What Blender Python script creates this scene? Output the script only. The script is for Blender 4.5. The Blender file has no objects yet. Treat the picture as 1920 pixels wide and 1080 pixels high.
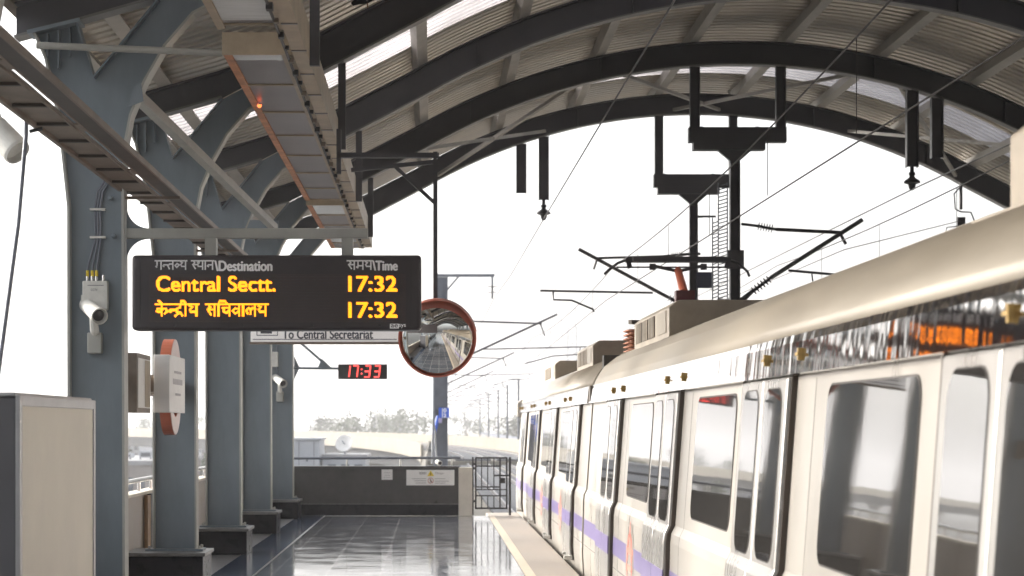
import bpy, math, random
from mathutils import Vector, Matrix
R = math.radians
random.seed(7)
scn = bpy.context.scene
COL = scn.collection

# ------------------------------------------------------------------ camera
cam_d = bpy.data.cameras.new("camera")
cam = bpy.data.objects.new("camera", cam_d)
COL.objects.link(cam)
cam.location = (0, 0, 1.65)
cam.rotation_euler = (R(90), 0, 0)
cam_d.sensor_width = 36
cam_d.lens = 75
cam_d.shift_x = 150 / 1920
cam_d.shift_y = 258 / 1920
cam_d.clip_start = 0.2
cam_d.clip_end = 6000
cam_d.dof.use_dof = True
cam_d.dof.focus_distance = 18.5
cam_d.dof.aperture_fstop = 4.0
scn.camera = cam

# ------------------------------------------------------------------ sky and sun
SUN_EL, SUN_AZ = 21, -62          # azimuth clockwise from +Y (left of the track is negative)
w = bpy.data.worlds.new("World")
scn.world = w
w.use_nodes = True
nt = w.node_tree
nt.nodes.clear()
sky = nt.nodes.new("ShaderNodeTexSky")
sky.sky_type = 'NISHITA'
sky.sun_disc = False
sky.sun_elevation = R(SUN_EL)
sky.sun_rotation = R(SUN_AZ)
sky.dust_density = 6.0
sky.air_density = 1.0
hsv = nt.nodes.new("ShaderNodeHueSaturation")
hsv.inputs['Saturation'].default_value = 0.22
bg = nt.nodes.new("ShaderNodeBackground")
bg.inputs['Strength'].default_value = 0.15
wo = nt.nodes.new("ShaderNodeOutputWorld")
nt.links.new(sky.outputs[0], hsv.inputs['Color'])
nt.links.new(hsv.outputs[0], bg.inputs['Color'])
nt.links.new(bg.outputs[0], wo.inputs['Surface'])

sd = bpy.data.lights.new("sun", 'SUN')
sd.energy = 0.72
sd.angle = R(14)
sd.color = (1.0, 0.9, 0.74)
so = bpy.data.objects.new("sun", sd)
COL.objects.link(so)
sun_dir = Vector((math.sin(R(SUN_AZ)) * math.cos(R(SUN_EL)), math.cos(R(SUN_AZ)) * math.cos(R(SUN_EL)), math.sin(R(SUN_EL))))
so.rotation_euler = (-sun_dir).to_track_quat('-Z', 'Y').to_euler()
so.location = (-30, 30, 40)

scn.view_settings.view_transform = 'Standard'
scn.view_settings.look = 'None'
scn.view_settings.exposure = 1.85
scn.view_settings.gamma = 1.0
scn.cycles.use_denoising = True
scn.cycles.max_bounces = 10
scn.cycles.diffuse_bounces = 6
scn.cycles.glossy_bounces = 5
scn.cycles.volume_bounces = 1
scn.cycles.sample_clamp_indirect = 8

# ------------------------------------------------------------------ materials
MATS = {}
def mat(name, col, rough=0.6, metal=0.0, var=0.12, scale=3.0, bump=0.0, bscale=40.0, stretch=(1, 1, 1), spec=0.5, emit=None, estr=0.0, rvar=0.0, coat=0.0, ior=1.5):
    m = bpy.data.materials.new(name)
    m.use_nodes = True
    t = m.node_tree
    b = t.nodes['Principled BSDF']
    b.inputs['Roughness'].default_value = rough
    b.inputs['Metallic'].default_value = metal
    b.inputs['Specular IOR Level'].default_value = spec
    b.inputs['IOR'].default_value = ior
    b.inputs['Coat Weight'].default_value = coat
    c = (*col, 1)
    tc = t.nodes.new("ShaderNodeTexCoord")
    mp = t.nodes.new("ShaderNodeMapping")
    mp.inputs['Scale'].default_value = stretch
    t.links.new(tc.outputs['Object'], mp.inputs['Vector'])
    n = t.nodes.new("ShaderNodeTexNoise")
    n.inputs['Scale'].default_value = scale
    n.inputs['Detail'].default_value = 6
    n.inputs['Roughness'].default_value = 0.62
    t.links.new(mp.outputs[0], n.inputs['Vector'])
    r = t.nodes.new("ShaderNodeValToRGB")
    r.color_ramp.elements[0].position = 0.28
    r.color_ramp.elements[1].position = 0.74
    r.color_ramp.elements[0].color = (*[max(0, x * (1 - var)) for x in col], 1)
    r.color_ramp.elements[1].color = (*[min(1, x * (1 + var)) for x in col], 1)
    t.links.new(n.outputs['Fac'], r.inputs['Fac'])
    t.links.new(r.outputs['Color'], b.inputs['Base Color'])
    if rvar:
        mr = t.nodes.new("ShaderNodeMapRange")
        mr.inputs['From Min'].default_value = 0.3
        mr.inputs['From Max'].default_value = 0.7
        mr.inputs['To Min'].default_value = max(0.02, rough - rvar)
        mr.inputs['To Max'].default_value = min(1, rough + rvar)
        t.links.new(n.outputs['Fac'], mr.inputs['Value'])
        t.links.new(mr.outputs[0], b.inputs['Roughness'])
    if bump:
        n2 = t.nodes.new("ShaderNodeTexNoise")
        n2.inputs['Scale'].default_value = bscale
        n2.inputs['Detail'].default_value = 3
        t.links.new(mp.outputs[0], n2.inputs['Vector'])
        bp = t.nodes.new("ShaderNodeBump")
        bp.inputs['Strength'].default_value = 1.0
        bp.inputs['Distance'].default_value = bump
        t.links.new(n2.outputs['Fac'], bp.inputs['Height'])
        t.links.new(bp.outputs['Normal'], b.inputs['Normal'])
    if emit:
        b.inputs['Emission Color'].default_value = (*emit, 1)
        b.inputs['Emission Strength'].default_value = estr
    MATS[name] = m
    return m

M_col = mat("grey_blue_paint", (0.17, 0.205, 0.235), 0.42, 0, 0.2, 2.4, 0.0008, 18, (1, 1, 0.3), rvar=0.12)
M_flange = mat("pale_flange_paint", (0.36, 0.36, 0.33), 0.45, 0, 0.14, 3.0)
M_rib = mat("dark_steel_and_rib_shade", (0.066, 0.065, 0.073), 0.5, 0, 0.2, 2.0, rvar=0.1)  # on ribs, the light falloff up the canopy is put into this tone
M_purlin = mat("galvanised_purlin", (0.36, 0.34, 0.31), 0.5, 0.1, 0.25, 2.0, stretch=(1, 0.5, 1))
M_sheet = mat("roof_sheet", (0.58, 0.53, 0.46), 0.38, 0.75, 0.22, 0.8, rvar=.1)
M_tray = mat("cable_tray_steel", (0.19, 0.148, 0.114), 0.5, 0.2, 0.3, 3.0)
M_tray_d = mat("cable_tray_dark", (0.06, 0.05, 0.044), 0.55, 0.2, 0.3, 3.0)
M_trunk = mat("cream_trunk_paint", (0.42, 0.345, 0.245), 0.5, 0, 0.2, 3.5)
M_trunk_g = mat("grey_trunk_panel", (0.20, 0.18, 0.178), 0.35, 0.1, 0.18, 2.0, stretch=(1, 0.5, 1))
M_orange = mat("mottled_orange", (0.50, 0.21, 0.09), 0.5, 0, 0.4, 5)  # mottled orange for the left side rail of the trunk
M_diff = mat("lamp_diffuser", (0.72, 0.75, 0.76), 0.25, 0, 0.12, 3, 0.0, 30, (1, 5, 1))
M_black = mat("black_plastic", (0.022, 0.02, 0.022), 0.35, 0, 0.15, 6)
M_case = mat("display_case", (0.035, 0.028, 0.031), 0.42, 0, 0.15, 4)
M_screen = mat("display_screen", (0.05, 0.037, 0.037), 0.55, 0, 0.1, 4)
M_led = mat("amber_led", (0.8, 0.4, 0.02), 0.5, emit=(1.0, 0.215, 0.004), estr=1.0)
M_ledred = mat("red_led", (0.8, 0.06, 0.05), 0.5, emit=(1.0, 0.07, 0.06), estr=.8)
M_letter = mat("white_lettering", (0.95, 0.93, 0.92), 0.5)
M_dletter = mat("dark_lettering", (0.05, 0.05, 0.07), 0.5)
M_white = mat("white_panel", (0.80, 0.79, 0.77), 0.4, 0, 0.06, 4)
M_offwhite = mat("offwhite_plastic", (0.62, 0.61, 0.57), 0.4, 0, 0.1, 12)
M_signgrey = mat("sign_face_grey", (0.76, 0.74, 0.73), 0.45, 0, 0.06, 4)
M_glowsign = mat("sign_face_added_glow", (0.74, 0.72, 0.71), 0.45, 0, 0.06, 4, emit=(1.0, .96, .94), estr=.07)  # faint glow added to the direction sign face to lift its brightness
M_red = mat("brick_red_enamel", (0.46, 0.13, 0.07), 0.35, 0, 0.12, 4)
M_pink = mat("pale_pink_enamel", (0.66, 0.50, 0.45), 0.35, 0, 0.1, 4)
M_mrim = mat("mirror_rim_red", (0.50, 0.13, 0.085), 0.4, 0, 0.1, 4)
M_mirror = mat("mirror_glass", (0.80, 0.80, 0.78), 0.03, 1.0, 0.05, 2)
M_wall = mat("stone_parapet", (0.29, 0.255, 0.215), 0.45, 0, 0.25, 3.0, rvar=0.12)
M_gran = mat("granite_wall", (0.05, 0.046, 0.043), 0.36, 0, 0.3, 5.0, rvar=0.1)
M_grand = mat("dark_granite", (0.014, 0.014, 0.019), 0.3, 0, 0.35, 9, rvar=0.06, spec=.12)
M_plcap = mat("granite_cap", (0.18, 0.175, 0.175), 0.3, 0, 0.3, 9)
M_steel = mat("stainless_steel", (0.66, 0.65, 0.63), 0.22, 1.0, 0.1, 6)
M_conc = mat("pale_concrete", (0.66, 0.62, 0.54), 0.8, 0, 0.15, 2.0, 0.001, 60)
M_gird = mat("girder_shade_grey", (0.085, 0.09, 0.10), 0.85, 0, 0.25, 0.5)  # shade below the viaduct deck is put into this dark grey
M_vconc = mat("viaduct_concrete", (0.20, 0.182, 0.15), 0.85, 0, 0.15, 0.6)
M_edge = mat("platform_edge_stone", (0.35, 0.305, 0.26), 0.6, 0, 0.12, 4.0, rvar=0.1)
M_yel = mat("pale_yellow_line", (0.60, 0.52, 0.40), 0.55, 0, 0.14, 8)
M_iron = mat("black_iron", (0.03, 0.028, 0.03), 0.5, 0.2, 0.25, 12)
M_kios = mat("kiosk_beige", (0.74, 0.69, 0.58), 0.5, 0, 0.07, 1.6)
M_kiosd = mat("kiosk_dark_side", (0.09, 0.09, 0.1), 0.4, 0, 0.1, 3)
M_kiosf = mat("kiosk_frame_grey", (0.36, 0.36, 0.37), 0.35, 0.4, 0.1, 5)
M_body = mat("coach_body_cream", (0.375, 0.35, 0.315), 0.34, 0.12, 0.15, 1.6, 0.0006, 2.2, (1, 1, .22), rvar=0.08)
M_seam = mat('seam_grey', (0.20, 0.185, 0.17), 0.6)
M_door = mat("coach_door_steel", (0.32, 0.31, 0.295), 0.29, 0.35, 0.16, 2.2, 0.0006, 3.0, (1, 1, .18), rvar=0.08)
M_croof = mat("coach_roof_paint", (0.26, 0.224, 0.175), 0.5, 0.1, 0.3, 1.2, rvar=0.1, stretch=(1, 0.2, 1))
M_band = mat("polished_band", (0.72, 0.70, 0.69), 0.05, 1.0, 0.05, 2, 0.0065, 2.3, (0.3, 1.4, 0.3))
M_glass = mat("coach_glass", (0.03, 0.028, 0.026), 0.03, 0, 0.3, 1.4, 0.0008, 1.1, ior=4.0)
M_seal = mat("black_rubber", (0.035, 0.028, 0.024), 0.6, 0, 0.2, 10)
M_dseal = mat("door_edge_brown", (0.055, 0.040, 0.030), 0.5, 0, 0.2, 10)
M_purple = mat("violet_stripe", (0.20, 0.165, 0.33), 0.3, 0, 0.08, 3)
M_logo = mat("coral_logo", (0.80, 0.25, 0.19), 0.35, 0, 0.08, 3)
M_ac = mat("roof_unit_cream", (0.36, 0.305, 0.24), 0.5, 0.05, 0.2, 2.5)
M_acd = mat("louvre_dark", (0.10, 0.08, 0.06), 0.5, 0.1, 0.2, 6)
M_brass = mat("brass_fitting", (0.45, 0.30, 0.10), 0.4, 0.6, 0.2, 10)
M_panto = mat("coral_arm_paint", (0.72, 0.16, 0.07), 0.4, 0, 0.12, 6)
M_maroon = mat("maroon_box", (0.12, 0.025, 0.03), 0.5, 0, 0.15, 6)
M_coil = mat("copper_brown", (0.36, 0.15, 0.08), 0.5, 0.3, 0.3, 12)
M_mast = mat("mast_grey", (0.15, 0.165, 0.20), 0.5, 0.1, 0.15, 3)
M_mastd = mat("mast_dark", (0.052, 0.05, 0.058), 0.5, 0.1, 0.2, 4)
M_wire = mat("wire_copper_dark", (0.06, 0.055, 0.055), 0.5, 0.3, 0.1, 10)
M_bluep = mat("blue_number_plate", (0.04, 0.12, 0.62), 0.4, 0, 0.08, 6)
M_dblue = mat("dark_blue_plate", (0.035, 0.038, 0.075), 0.4, 0, 0.1, 6)
M_ballast = mat("track_slab", (0.07, 0.075, 0.085), 0.85, 0, 0.25, 3.0)
M_rail = mat("rail_steel", (0.20, 0.19, 0.2), 0.35, 0.8, 0.2, 8)
M_ground = mat("dusty_ground", (0.05, 0.052, 0.052), 0.95, 0, 0.4, 0.03)
M_road = mat("road_asphalt", (0.10, 0.10, 0.105), 0.9, 0, 0.3, 0.3)
M_leaf = mat("dusty_leaves", (0.12, 0.135, 0.095), 0.7, 0, 0.5, 0.6)
M_bark = mat("tree_bark", (0.10, 0.08, 0.06), 0.9, 0, 0.3, 4)
M_bwall = mat("pale_render", (0.30, 0.30, 0.31), 0.8, 0, 0.12, 0.4)
M_bwall2 = mat("warm_render", (0.26, 0.235, 0.22), 0.8, 0, 0.12, 0.4)
M_bwin = mat("building_glass", (0.10, 0.115, 0.14), 0.2, 0, 0.2, 1)
M_vent = mat("dark_panel", (0.08, 0.085, 0.10), 0.5, 0, 0.2, 2)
M_contn = mat("container_white", (0.36, 0.38, 0.42), 0.5, 0, 0.08, 1.5)
M_bird = mat("pigeon_feathers", (0.035, 0.035, 0.042), 0.6, 0, 0.4, 25)
M_signal = mat("yellow_sign", (0.80, 0.60, 0.03), 0.5, 0, 0.05, 4)

# translucent skylight sheet
m = bpy.data.materials.new("translucent_sheet"); m.use_nodes = True
t = m.node_tree; t.nodes.clear()
o_ = t.nodes.new("ShaderNodeOutputMaterial"); tr = t.nodes.new("ShaderNodeBsdfTranslucent"); df = t.nodes.new("ShaderNodeBsdfDiffuse"); mx = t.nodes.new("ShaderNodeMixShader")
no = t.nodes.new("ShaderNodeTexNoise"); no.inputs['Scale'].default_value = 1.2; no.inputs['Detail'].default_value = 5
rp = t.nodes.new("ShaderNodeValToRGB"); rp.color_ramp.elements[0].position = .3; rp.color_ramp.elements[0].color = (.36, .34, .35, 1); rp.color_ramp.elements[1].color = (.66, .65, .67, 1)
tc = t.nodes.new("ShaderNodeTexCoord"); t.links.new(tc.outputs['Object'], no.inputs['Vector']); t.links.new(no.outputs['Fac'], rp.inputs['Fac'])
t.links.new(rp.outputs[0], tr.inputs['Color']); df.inputs['Color'].default_value = (.6, .58, .56, 1); mx.inputs[0].default_value = .78
t.links.new(df.outputs[0], mx.inputs[1]); t.links.new(tr.outputs[0], mx.inputs[2]); t.links.new(mx.outputs[0], o_.inputs[0])
M_trans = m

# glossy tiled floor
def floor_mat():
    m = bpy.data.materials.new("polished_granite_tiles"); m.use_nodes = True
    t = m.node_tree; b = t.nodes['Principled BSDF']
    tc = t.nodes.new("ShaderNodeTexCoord")
    br = t.nodes.new("ShaderNodeTexBrick")
    br.offset = 0.0; br.squash = 1.0
    br.inputs['Scale'].default_value = 1.0
    br.inputs['Brick Width'].default_value = 0.6; br.inputs['Row Height'].default_value = 0.6
    br.inputs['Mortar Size'].default_value = 0.012; br.inputs['Mortar Smooth'].default_value = 0.1
    br.inputs['Color1'].default_value = (0.085, 0.093, 0.112, 1); br.inputs['Color2'].default_value = (0.135, 0.142, 0.158, 1)
    br.inputs['Mortar'].default_value = (0.36, 0.36, 0.37, 1)
    t.links.new(tc.outputs['Object'], br.inputs['Vector'])
    n = t.nodes.new("ShaderNodeTexNoise"); n.inputs['Scale'].default_value = 2.5; n.inputs['Detail'].default_value = 7
    t.links.new(tc.outputs['Object'], n.inputs['Vector'])
    mr = t.nodes.new("ShaderNodeMapRange"); mr.inputs['From Min'].default_value = .3; mr.inputs['From Max'].default_value = .7
    mr.inputs['To Min'].default_value = .04; mr.inputs['To Max'].default_value = .14
    t.links.new(n.outputs['Fac'], mr.inputs['Value']); t.links.new(mr.outputs[0], b.inputs['Roughness'])
    mixc = t.nodes.new("ShaderNodeMix"); mixc.data_type = 'RGBA'; mixc.blend_type = 'MULTIPLY'; mixc.inputs[0].default_value = .6
    rp = t.nodes.new("ShaderNodeValToRGB"); rp.color_ramp.elements[0].color = (.6, .6, .62, 1); rp.color_ramp.elements[1].color = (1.25, 1.25, 1.25, 1)
    t.links.new(n.outputs['Fac'], rp.inputs['Fac'])
    t.links.new(br.outputs['Color'], mixc.inputs[6]); t.links.new(rp.outputs[0], mixc.inputs[7]); t.links.new(mixc.outputs[2], b.inputs['Base Color'])
    # every tile lies at its own slight tilt, with a soft wave in the polish
    vm = t.nodes.new("ShaderNodeVectorMath"); vm.operation = 'DIVIDE'; vm.inputs[1].default_value = (.6, .6, .6)
    fl = t.nodes.new("ShaderNodeVectorMath"); fl.operation = 'FLOOR'
    wn = t.nodes.new("ShaderNodeTexWhiteNoise"); wn.noise_dimensions = '3D'
    t.links.new(tc.outputs['Object'], vm.inputs[0]); t.links.new(vm.outputs[0], fl.inputs[0]); t.links.new(fl.outputs[0], wn.inputs['Vector'])
    sub = t.nodes.new("ShaderNodeVectorMath"); sub.operation = 'SUBTRACT'; sub.inputs[1].default_value = (.5, .5, .5)
    scl = t.nodes.new("ShaderNodeVectorMath"); scl.operation = 'SCALE'; scl.inputs['Scale'].default_value = .006
    t.links.new(wn.outputs['Color'], sub.inputs[0]); t.links.new(sub.outputs[0], scl.inputs[0])
    n2 = t.nodes.new("ShaderNodeTexNoise"); n2.inputs['Scale'].default_value = 2.6; n2.inputs['Detail'].default_value = 2
    t.links.new(tc.outputs['Object'], n2.inputs['Vector'])
    bp = t.nodes.new("ShaderNodeBump"); bp.inputs['Strength'].default_value = 1; bp.inputs['Distance'].default_value = .0017
    t.links.new(n2.outputs['Fac'], bp.inputs['Height'])
    ad = t.nodes.new("ShaderNodeVectorMath"); ad.operation = 'ADD'
    t.links.new(bp.outputs['Normal'], ad.inputs[0]); t.links.new(scl.outputs[0], ad.inputs[1])
    nm = t.nodes.new("ShaderNodeVectorMath"); nm.operation = 'NORMALIZE'
    t.links.new(ad.outputs[0], nm.inputs[0]); t.links.new(nm.outputs[0], b.inputs['Normal'])
    b.inputs['Specular IOR Level'].default_value = .75
    return m
M_floor = floor_mat()

# ------------------------------------------------------------------ mesh builder
ORG = {}
class MB:
    def __init__(s): s.v = []; s.f = []
    def add(s, vs, fs):
        k = len(s.v); s.v += [tuple(p) for p in vs]; s.f += [tuple(i + k for i in f) for f in fs]; return s
    def box(s, x0, x1, y0, y1, z0, z1):
        return s.add([(x0, y0, z0), (x1, y0, z0), (x1, y1, z0), (x0, y1, z0), (x0, y0, z1), (x1, y0, z1), (x1, y1, z1), (x0, y1, z1)],
                     [(0, 3, 2, 1), (4, 5, 6, 7), (0, 1, 5, 4), (1, 2, 6, 5), (2, 3, 7, 6), (3, 0, 4, 7)])
    def prism(s, poly, a0, a1, axis='y'):
        """poly of 2-D points: axis y -> (x,z), x -> (y,z), z -> (x,y)"""
        def p3(p, a): return {'y': (p[0], a, p[1]), 'x': (a, p[0], p[1]), 'z': (p[0], p[1], a)}[axis]
        n = len(poly)
        vs = [p3(p, a0) for p in poly] + [p3(p, a1) for p in poly]
        fs = [tuple(range(n))[::-1], tuple(range(n, 2 * n))] + [(i, (i + 1) % n, n + (i + 1) % n, n + i) for i in range(n)]
        return s.add(vs, fs)
    def band(s, path, t, y0, y1):
        """plate of thickness t along a path in XZ, running from y0 to y1"""
        n = len(path); nr = []
        for i in range(n):
            a = path[max(0, i - 1)]; b = path[min(n - 1, i + 1)]
            dx, dz = b[0] - a[0], b[1] - a[1]; l = math.hypot(dx, dz) or 1
            nr.append((-dz / l, dx / l))
        out = [(p[0] + q[0] * t / 2, p[1] + q[1] * t / 2) for p, q in zip(path, nr)] + [(p[0] - q[0] * t / 2, p[1] - q[1] * t / 2) for p, q in zip(path, nr)][::-1]
        vs = [(p[0], y0, p[1]) for p in out] + [(p[0], y1, p[1]) for p in out]
        N = 2 * n; fs = []
        for i in range(N): fs.append((i, (i + 1) % N, N + (i + 1) % N, N + i))
        for i in range(n - 1):
            a, b, c, d = i, i + 1, N - 2 - i, N - 1 - i
            fs.append((a, d, c, b)); fs.append((N + a, N + b, N + c, N + d))
        return s.add(vs, fs)
    def tube(s, pts, r, n=8, caps=True):
        pts = [Vector(p) for p in pts]
        if not hasattr(r, '__len__'): r = [r] * len(pts)
        rings = []; up = None
        for i, p in enumerate(pts):
            d = (pts[min(i + 1, len(pts) - 1)] - pts[max(i - 1, 0)]).normalized()
            if up is None:
                up = Vector((0, 0, 1)) if abs(d.z) < .9 else Vector((1, 0, 0))
            a = (up - d * up.dot(d)).normalized(); b = d.cross(a); up = a
            rings.append([p + (a * math.cos(2 * math.pi * k / n) + b * math.sin(2 * math.pi * k / n)) * r[i] for k in range(n)])
        vs = [q for g in rings for q in g]; fs = []
        for i in range(len(pts) - 1):
            for k in range(n):
                fs.append((i * n + k, i * n + (k + 1) % n, (i + 1) * n + (k + 1) % n, (i + 1) * n + k))
        if caps:
            fs.append(tuple(range(n))[::-1]); fs.append(tuple((len(pts) - 1) * n + k for k in range(n)))
        return s.add(vs, fs)
    def bar(s, p0, p1, wx, wz, up=(0, 0, 1)):
        p0, p1 = Vector(p0), Vector(p1); d = (p1 - p0).normalized(); up = Vector(up)
        if abs(d.dot(up)) > .98: up = Vector((0, 1, 0))
        a = d.cross(up).normalized() * wx / 2; b = a.cross(d).normalized() * wz / 2
        vs = [p + q for p in (p0, p1) for q in (-a - b, a - b, a + b, -a + b)]
        return s.add(vs, [(0, 3, 2, 1), (4, 5, 6, 7), (0, 1, 5, 4), (1, 2, 6, 5), (2, 3, 7, 6), (3, 0, 4, 7)])
    def lathe(s, prof, c, axis=(0, 0, 1), n=24):
        """prof: (radius, distance along the axis)"""
        ax = Vector(axis).normalized(); a = ax.orthogonal().normalized(); b = ax.cross(a); c = Vector(c)
        vs = [c + ax * h + (a * math.cos(2 * math.pi * k / n) + b * math.sin(2 * math.pi * k / n)) * r for r, h in prof for k in range(n)]
        fs = [(i * n + k, i * n + (k + 1) % n, (i + 1) * n + (k + 1) % n, (i + 1) * n + k) for i in range(len(prof) - 1) for k in range(n)]
        fs.append(tuple(range(n))[::-1]); fs.append(tuple((len(prof) - 1) * n + k for k in range(n)))
        return s.add(vs, fs)
    def sweep(s, path, prof, closed=True):
        """prof (side, up) swept on a path (x,y,z); side is to the right of travel"""
        n = len(prof); vs = []
        for i, p in enumerate(path):
            a = path[max(0, i - 1)]; b = path[min(len(path) - 1, i + 1)]
            dx, dy = b[0] - a[0], b[1] - a[1]; l = math.hypot(dx, dy)
            rx, ry = dy / l, -dx / l
            vs += [(p[0] + rx * q[0], p[1] + ry * q[0], p[2] + q[1]) for q in prof]
        fs = []
        for i in range(len(path) - 1):
            for k in range(n if closed else n - 1):
                fs.append((i * n + k, i * n + (k + 1) % n, (i + 1) * n + (k + 1) % n, (i + 1) * n + k))
        if closed:
            fs.append(tuple(range(n))); fs.append(tuple((len(path) - 1) * n + k for k in range(n))[::-1])
        return s.add(vs, fs)
    def build(s, name, mt, parent=None, org=None, bevel=0.0, smooth=False, seg=2):
        me = bpy.data.meshes.new(name)
        if parent is not None: org = ORG[parent.name]
        if org is None:
            xs = [p[0] for p in s.v]; ys = [p[1] for p in s.v]; zs = [p[2] for p in s.v]
            org = ((min(xs) + max(xs)) / 2, (min(ys) + max(ys)) / 2, min(zs))
        me.from_pydata([(p[0] - org[0], p[1] - org[1], p[2] - org[2]) for p in s.v], [], s.f)
        me.validate(); me.update()
        o = bpy.data.objects.new(name, me); COL.objects.link(o)
        me.materials.append(mt)
        ORG[o.name] = tuple(org)
        if parent is not None: o.parent = parent
        else: o.location = org
        if smooth:
            for p in me.polygons: p.use_smooth = True
        if bevel:
            b = o.modifiers.new("bevel", 'BEVEL'); b.width = bevel; b.segments = seg; b.limit_method = 'ANGLE'; b.angle_limit = R(35)
        return o

def tag(o, label, cat, group=None, kind=None):
    o['label'] = label; o['category'] = cat
    if group: o['group'] = group
    if kind: o['kind'] = kind
    return o
def thing(name, label, cat, loc, group=None):
    o = bpy.data.objects.new(name, None); COL.objects.link(o)
    o.location = loc; o.empty_display_size = .2; ORG[o.name] = tuple(loc)
    return tag(o, label, cat, group)
def dup(root, loc, label, rotz=0.0, group=None):
    def cp(o, par):
        c = o.copy(); COL.objects.link(c)
        if par: c.parent = par
        for ch in list(o.children): cp(ch, c)
        return c
    r = cp(root, None); r.location = loc; r.rotation_euler = (0, 0, rotz)
    r['label'] = label
    if group: r['group'] = group
    return r
def struct(o, label=None):
    o['kind'] = 'structure'
    return o
def arc(cx, cz, r, a0, a1, n):
    return [(cx + r * math.cos(R(a0 + (a1 - a0) * i / n)), cz + r * math.sin(R(a0 + (a1 - a0) * i / n))) for i in range(n + 1)]

def text_mesh(body, size, offset=0.0, shear=0.0):
    cu = bpy.data.curves.new("t", 'FONT'); cu.body = body; cu.size = size; cu.offset = offset; cu.shear = shear
    ob = bpy.data.objects.new("t", cu); COL.objects.link(ob)
    dg = bpy.context.evaluated_depsgraph_get(); dg.update()
    me = ob.evaluated_get(dg).to_mesh()
    vs = [(v.co.x, v.co.y) for v in me.vertices]; me.calc_loop_triangles()
    fs = [tuple(t.vertices) for t in me.loop_triangles]
    ob.evaluated_get(dg).to_mesh_clear()
    bpy.data.objects.remove(ob); bpy.data.curves.remove(cu)
    return vs, fs
def text_fit(body, w, h, offset=0.0):
    """text scaled so that its outline is w wide and h tall, lower left at 0,0"""
    vs, fs = text_mesh(body, 1.0, offset)
    x0 = min(p[0] for p in vs); x1 = max(p[0] for p in vs); y0 = min(p[1] for p in vs); y1 = max(p[1] for p in vs)
    return [((p[0] - x0) / (x1 - x0) * w, (p[1] - y0) / (y1 - y0) * h) for p in vs], fs
def put_text(mb, tv, tf, fn, bold=0.0):
    for i, (a, b) in enumerate(((0, 0), (1, 0), (-1, 0), (0, .7), (0, -.7)) if bold else ((0, 0),)):
        mb.add([(q[0], q[1] - i * .0004, q[2]) for q in (fn(p[0] + a * bold, p[1] + b * bold) for p in tv)], tf)
def strokes2d(lines, wd):
    """thick polylines -> flat quads"""
    vs = []; fs = []
    for ln in lines:
        for a, b in zip(ln[:-1], ln[1:]):
            dx, dy = b[0] - a[0], b[1] - a[1]; l = math.hypot(dx, dy) or 1e-6
            ux, uy = dx / l * wd / 2, dy / l * wd / 2; nx, ny = -uy, ux
            k = len(vs)
            vs += [(a[0] - ux * .8 + nx, a[1] - uy * .8 + ny), (a[0] - ux * .8 - nx, a[1] - uy * .8 - ny), (b[0] + ux * .8 - nx, b[1] + uy * .8 - ny), (b[0] + ux * .8 + nx, b[1] + uy * .8 + ny)]
            fs.append((k, k + 1, k + 2, k + 3))
    return vs, fs
# Devanagari letters as pen strokes (headline at 1, baseline at 0)
DV = {
 'ga': (.78, [[(.2, 1), (.2, .42), (.08, .34), (.16, .24)], [(.64, 1), (.64, 0)]]),
 'n_': (.5, [[(.55, .52), (.18, .52), (.07, .4), (.18, .32)]]),
 'na': (.78, [[(.64, 1), (.64, 0)], [(.64, .52), (.2, .52), (.08, .4), (.2, .32)]]),
 'ta': (.78, [[(.64, 1), (.64, 0)], [(.64, .62), (.28, .62), (.1, .4), (.26, .06)]]),
 'v_': (.6, [[(.58, .5), (.32, .68), (.1, .45), (.28, .22), (.55, .5)]]),
 'va': (.75, [[(.62, 1), (.62, 0)], [(.62, .6), (.3, .66), (.1, .42), (.3, .2), (.62, .42)]]),
 'ya': (.78, [[(.1, .9), (.3, .78), (.12, .55), (.22, .34), (.64, .34)], [(.64, 1), (.64, 0)]]),
 's_': (.55, [[(.22, 1), (.36, .76), (.14, .55), (.42, .08)], [(.2, .55), (.58, .55)]]),
 'sa': (.85, [[(.22, 1), (.36, .76), (.14, .55), (.42, .08)], [(.2, .55), (.7, .55)], [(.7, 1), (.7, 0)]]),
 'tha': (.8, [[(.1, .82), (.26, .92), (.3, .76), (.12, .6), (.2, .34), (.66, .34)], [(.66, 1), (.66, 0)]]),
 'aa': (.3, [[(.15, 1), (.15, 0)]]),
 'ma': (.85, [[(.7, 1), (.7, 0)], [(.22, 1), (.22, .34), (.08, .26), (.2, .18)], [(.22, .42), (.7, .42)]]),
 'ke': (1.0, [[(.48, 1), (.48, 0)], [(.48, .64), (.16, .62), (.1, .38), (.3, .32), (.48, .52)], [(.48, .64), (.82, .62), (.88, .36), (.72, .2)], [(.5, 1.02), (.22, 1.34)]]),
 'dra': (.62, [[(.42, 1), (.42, .76), (.14, .62), (.14, .36), (.42, .32), (.56, .02)], [(.3, .22), (.02, -.02)]]),
 'ii': (.4, [[(.2, 1), (.2, 0)], [(-.2, 1.02), (-.12, 1.3), (.14, 1.28), (.2, 1)]]),
 'i_': (.35, [[(.15, 1), (.15, 0)], [(.15, 1), (.24, 1.3), (.62, 1.3), (.86, 1)]]),
 'cha': (.8, [[(.64, 1), (.64, 0)], [(.08, .72), (.64, .72)], [(.2, .72), (.2, .36), (.42, .26), (.64, .5)]]),
 'la': (.95, [[(.8, 1), (.8, 0)], [(.8, .56), (.6, .7), (.45, .5), (.42, .16)], [(.45, .5), (.28, .7), (.1, .48), (.22, .2)]]),
 'dha': (.8, [[(.12, .9), (.28, .95), (.3, .74), (.12, .58), (.3, .32), (.62, .36)], [(.64, 1), (.64, 0)]]),
 ' ': (.5, None),
}
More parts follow.
